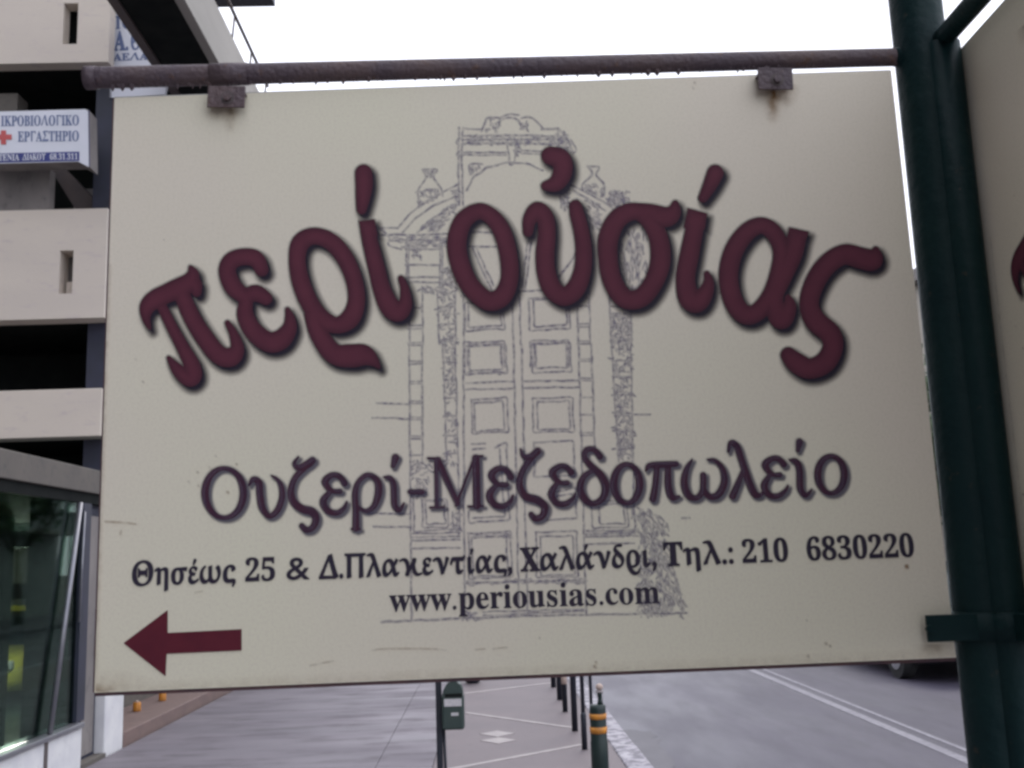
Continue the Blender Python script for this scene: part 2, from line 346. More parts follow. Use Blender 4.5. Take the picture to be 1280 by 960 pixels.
def S(ox, oy, s):        # tracing helper: zoomed tracing coordinates -> artwork px
    return lambda pts: [(ox + p[0] / s, oy + p[1] / s) + ((p[2] / s,) if len(p) > 2 else ()) for p in pts]
A1 = S(140, 180, 3); A2 = S(460, 130, 3); A3 = S(800, 180, 3)
title = [
    # pi
    (A1([(141, 690, 8), (128, 650, 18), (133, 612, 30), (160, 585, 37), (205, 562, 38), (255, 540, 40), (290, 520, 36), (305, 490, 24), (296, 464, 9)]), 0),
    (A1([(290, 520, 34), (312, 528, 28), (318, 555, 20)]), 0),
    (A1([(190, 615, 20), (222, 680, 22), (262, 755, 25), (298, 825, 32), (306, 868, 34), (285, 880, 30), (245, 845, 24), (214, 803, 9)]), 0),
    (A1([(265, 570, 32), (300, 650, 34), (350, 730, 36), (400, 790, 37), (445, 800, 38), (470, 770, 28), (458, 715, 18), (434, 672, 11)]), 0),
    # epsilon
    (A1([(562, 472, 27), (540, 432, 33), (492, 424, 33), (448, 440, 34), (433, 480, 34), (455, 535, 35), (502, 575, 30)]), 0),
    (A1([(495, 575, 28), (540, 560, 33), (578, 580, 26)]), 0),
    (A1([(505, 585, 26), (500, 640, 33), (530, 700, 37), (585, 742, 40), (632, 735, 40), (665, 695, 30), (668, 655, 20), (659, 622, 10)]), 0),
    # rho
    (A1([(755, 346, 33), (708, 372, 36), (695, 430, 33), (705, 505, 35), (735, 585, 36), (780, 650, 37), (840, 680, 33), (893, 655, 38), (917, 590, 34), (908, 510, 33), (872, 425, 34), (818, 365, 34)]), 1),
    (A1([(750, 640, 30), (775, 710, 36), (830, 785, 40), (895, 795, 46), (945, 792, 40), (982, 815, 20), (1000, 836, 8)]), 0),
    # iota and accent
    (A1([(958, 325, 28), (972, 385, 31), (992, 465, 33), (1012, 545, 35), (1042, 610, 40), (1075, 630, 38), (1100, 600, 27), (1098, 545, 18), (1084, 505, 12)]), 0),
    (A1([(944, 110, 34), (946, 155, 34), (941, 205, 28), (936, 246, 20)]), 0),
    # omicron
    (A2([(415, 403, 32), (357, 440, 36), (333, 520, 38), (345, 600, 38), (382, 680, 38), (445, 737, 38), (500, 725, 38), (530, 660, 35), (527, 570, 35), (503, 480, 35), (465, 425, 33)]), 1),
    # upsilon and breathing
    (A2([(600, 480, 20), (606, 435, 27), (635, 402, 36), (665, 430, 34), (670, 490, 35), (664, 560, 37), (668, 630, 37), (692, 695, 38), (737, 722, 38), (780, 690, 38), (805, 620, 34), (808, 540, 32), (797, 465, 30), (784, 415, 29), (778, 384, 25)]), 0),
    (A2([(684, 195, 36), (722, 208, 40), (730, 255, 38), (706, 298, 32), (666, 308, 18)]), 0),
    # sigma
    (A2([(1000, 403, 34), (938, 430, 38), (902, 500, 40), (900, 580, 38), (915, 660, 38), (960, 728, 38), (1022, 728, 38), (1070, 670, 38), (1096, 590, 40), (1088, 500, 38), (1048, 430, 34)]), 1),
    (A2([(1000, 400, 30), (1060, 410, 36), (1115, 425, 40), (1145, 408, 30), (1152, 374, 13)]), 0),
    # iota and accent
    (A3([(282, 110, 33), (262, 155, 28), (236, 203, 19)]), 0),
    (A3([(208, 295, 34), (200, 340, 36), (183, 425, 38), (170, 505, 38), (182, 575, 42), (213, 593, 42), (243, 562, 32), (257, 520, 21), (250, 488, 12)]), 0),
    # alpha
    (A3([(455, 306, 32), (400, 332, 36), (352, 400, 38), (331, 490, 38), (346, 580, 38), (388, 638, 38), (438, 632, 36), (488, 570, 34), (520, 480, 34), (528, 400, 32), (502, 335, 34)]), 1),
    (A3([(584, 368, 38), (570, 420, 38), (532, 500, 38), (503, 570, 36), (510, 630, 38), (532, 655, 42), (560, 612, 27), (555, 578, 14)]), 0),
    # final sigma
    (A3([(884, 396, 12), (872, 435, 40), (825, 428, 42), (765, 415, 40), (702, 452, 40), (655, 520, 40), (633, 598, 38), (655, 660, 42), (712, 712, 42), (722, 765, 40), (692, 820, 42), (635, 843, 40), (588, 822, 40), (556, 792, 31)]), 0),
]
B1 = S(230, 540, 1280 / 420); B2 = S(630, 530, 1280 / 450)
def shift(pts, dx, dy): return [(p[0] + dx, p[1] + dy, p[2]) for p in pts]
def ring(cx, cy, rx, ry, thick, thin, tilt=0.0):
    return [(cx + rx * math.cos(a) , cy + ry * math.sin(a) + tilt * math.cos(a), thin + (thick - thin) * abs(math.cos(a)) ** 1.5) for a in [i * math.pi / 8 for i in range(16)]]
eps = [([(612, 196, 14), (592, 168, 12), (562, 165, 12), (538, 190, 15), (560, 222, 10), (595, 226, 11)], 0),
       ([(560, 224, 9), (531, 262, 15), (545, 297, 14), (580, 308, 12), (608, 292, 9), (620, 268, 5)], 0)]
eps2 = [([(238, 172, 13), (220, 152, 11), (195, 152, 11), (172, 174, 14), (195, 206, 9), (225, 209, 10)], 0),
        ([(190, 208, 8), (169, 245, 14), (183, 278, 12), (215, 284, 11), (242, 267, 8), (253, 248, 4)], 0)]
sub = []
def add(T, lst, dx=0, dy=0):
    for p, c in lst: sub.append((T(shift(p, dx, dy)), c))
add(B1, [(ring(154, 232, 73, 94, 16, 9), 1),
         ([(249, 202, 5), (264, 180, 11), (285, 192, 15), (290, 240, 15), (299, 290, 15), (325, 320, 11), (355, 300, 13), (374, 250, 13), (370, 205, 11), (353, 178, 7), (334, 167, 3)], 0),
         ([(436, 96, 4), (420, 120, 8), (436, 136, 12), (470, 124, 17), (490, 108, 15)], 0),
         ([(462, 135, 12), (425, 172, 12), (408, 222, 14), (417, 265, 16), (450, 292, 17), (488, 303, 18), (503, 332, 16), (490, 364, 13), (465, 372, 13), (450, 358, 12)], 0)] + eps +
        [([(655, 366, 15), (655, 300, 14), (652, 232, 13), (666, 188, 10), (700, 163, 10), (734, 182, 14), (742, 226, 16), (725, 280, 12), (695, 300, 9), (665, 288, 8)], 0),
         ([(640, 370, 5), (670, 370, 5)], 0),
         ([(806, 98, 16), (796, 130, 9)], 0),
         ([(763, 172, 4), (786, 176, 11), (798, 200, 13), (800, 240, 13), (803, 280, 13), (820, 298, 10), (838, 272, 4)], 0),
         ([(862, 228, 11), (908, 228, 11)], 0)])
for q in ([(930, 100, 4), (975, 100, 4)], [(960, 108, 8), (963, 285, 8)], [(966, 108, 15), (1042, 272, 11)], [(1036, 280, 5), (1104, 104, 5)],
          [(1112, 100, 16), (1116, 280, 16)], [(1108, 93, 5), (1138, 92, 4)], [(938, 288, 4), (992, 286, 4)], [(1084, 284, 4), (1140, 282, 4)]):
    sub.append((B1(q), 0))
add(B1, eps, 633, -25)
add(B2, [([(60, 90, 4), (68, 114, 8), (95, 116, 13), (120, 96, 14)], 0),
         ([(98, 120, 12), (66, 165, 11), (55, 215, 13), (74, 255, 15), (118, 270, 16), (145, 295, 15), (135, 328, 13), (110, 336, 12), (97, 322, 11)], 0)] + eps2 +
        [([(341, 116, 13), (320, 91, 11), (292, 93, 11), (286, 120, 11), (310, 150, 13), (342, 180, 15), (361, 222, 16), (350, 264, 13), (315, 283, 11), (283, 263, 15), (270, 225, 14), (284, 186, 11), (315, 166, 8)], 0),
         (ring(436, 212, 46, 69, 15, 9), 1),
         ([(505, 166, 4), (517, 148, 11), (560, 145, 13), (612, 142, 11)], 0),
         ([(543, 150, 12), (538, 215, 12), (529, 266, 14)], 0), ([(583, 150, 12), (583, 215, 14), (596, 260, 13), (622, 258, 5)], 0),
         ([(668, 128, 4), (648, 162, 11), (640, 210, 14), (655, 253, 14), (685, 262, 11), (706, 235, 12), (708, 182, 12)], 0),
         ([(708, 232, 11), (730, 258, 12), (762, 250, 14), (783, 205, 14), (775, 158, 11), (750, 130, 8), (725, 127, 4)], 0),
         ([(797, 98, 5), (806, 68, 10), (826, 78, 13), (845, 132, 13), (868, 200, 14), (890, 248, 14), (912, 252, 8), (922, 236, 4)], 0),
         ([(852, 158, 7), (834, 205, 11), (812, 256, 14)], 0)])
add(B2, eps2, 756, -28)
add(B2, [([(1050, 64, 14), (1044, 95, 7)], 0),
         ([(1016, 128, 4), (1038, 134, 12), (1050, 165, 13), (1053, 230, 13), (1073, 253, 10), (1093, 234, 4)], 0),
         (ring(1162, 180, 47, 66, 14, 9), 1)])

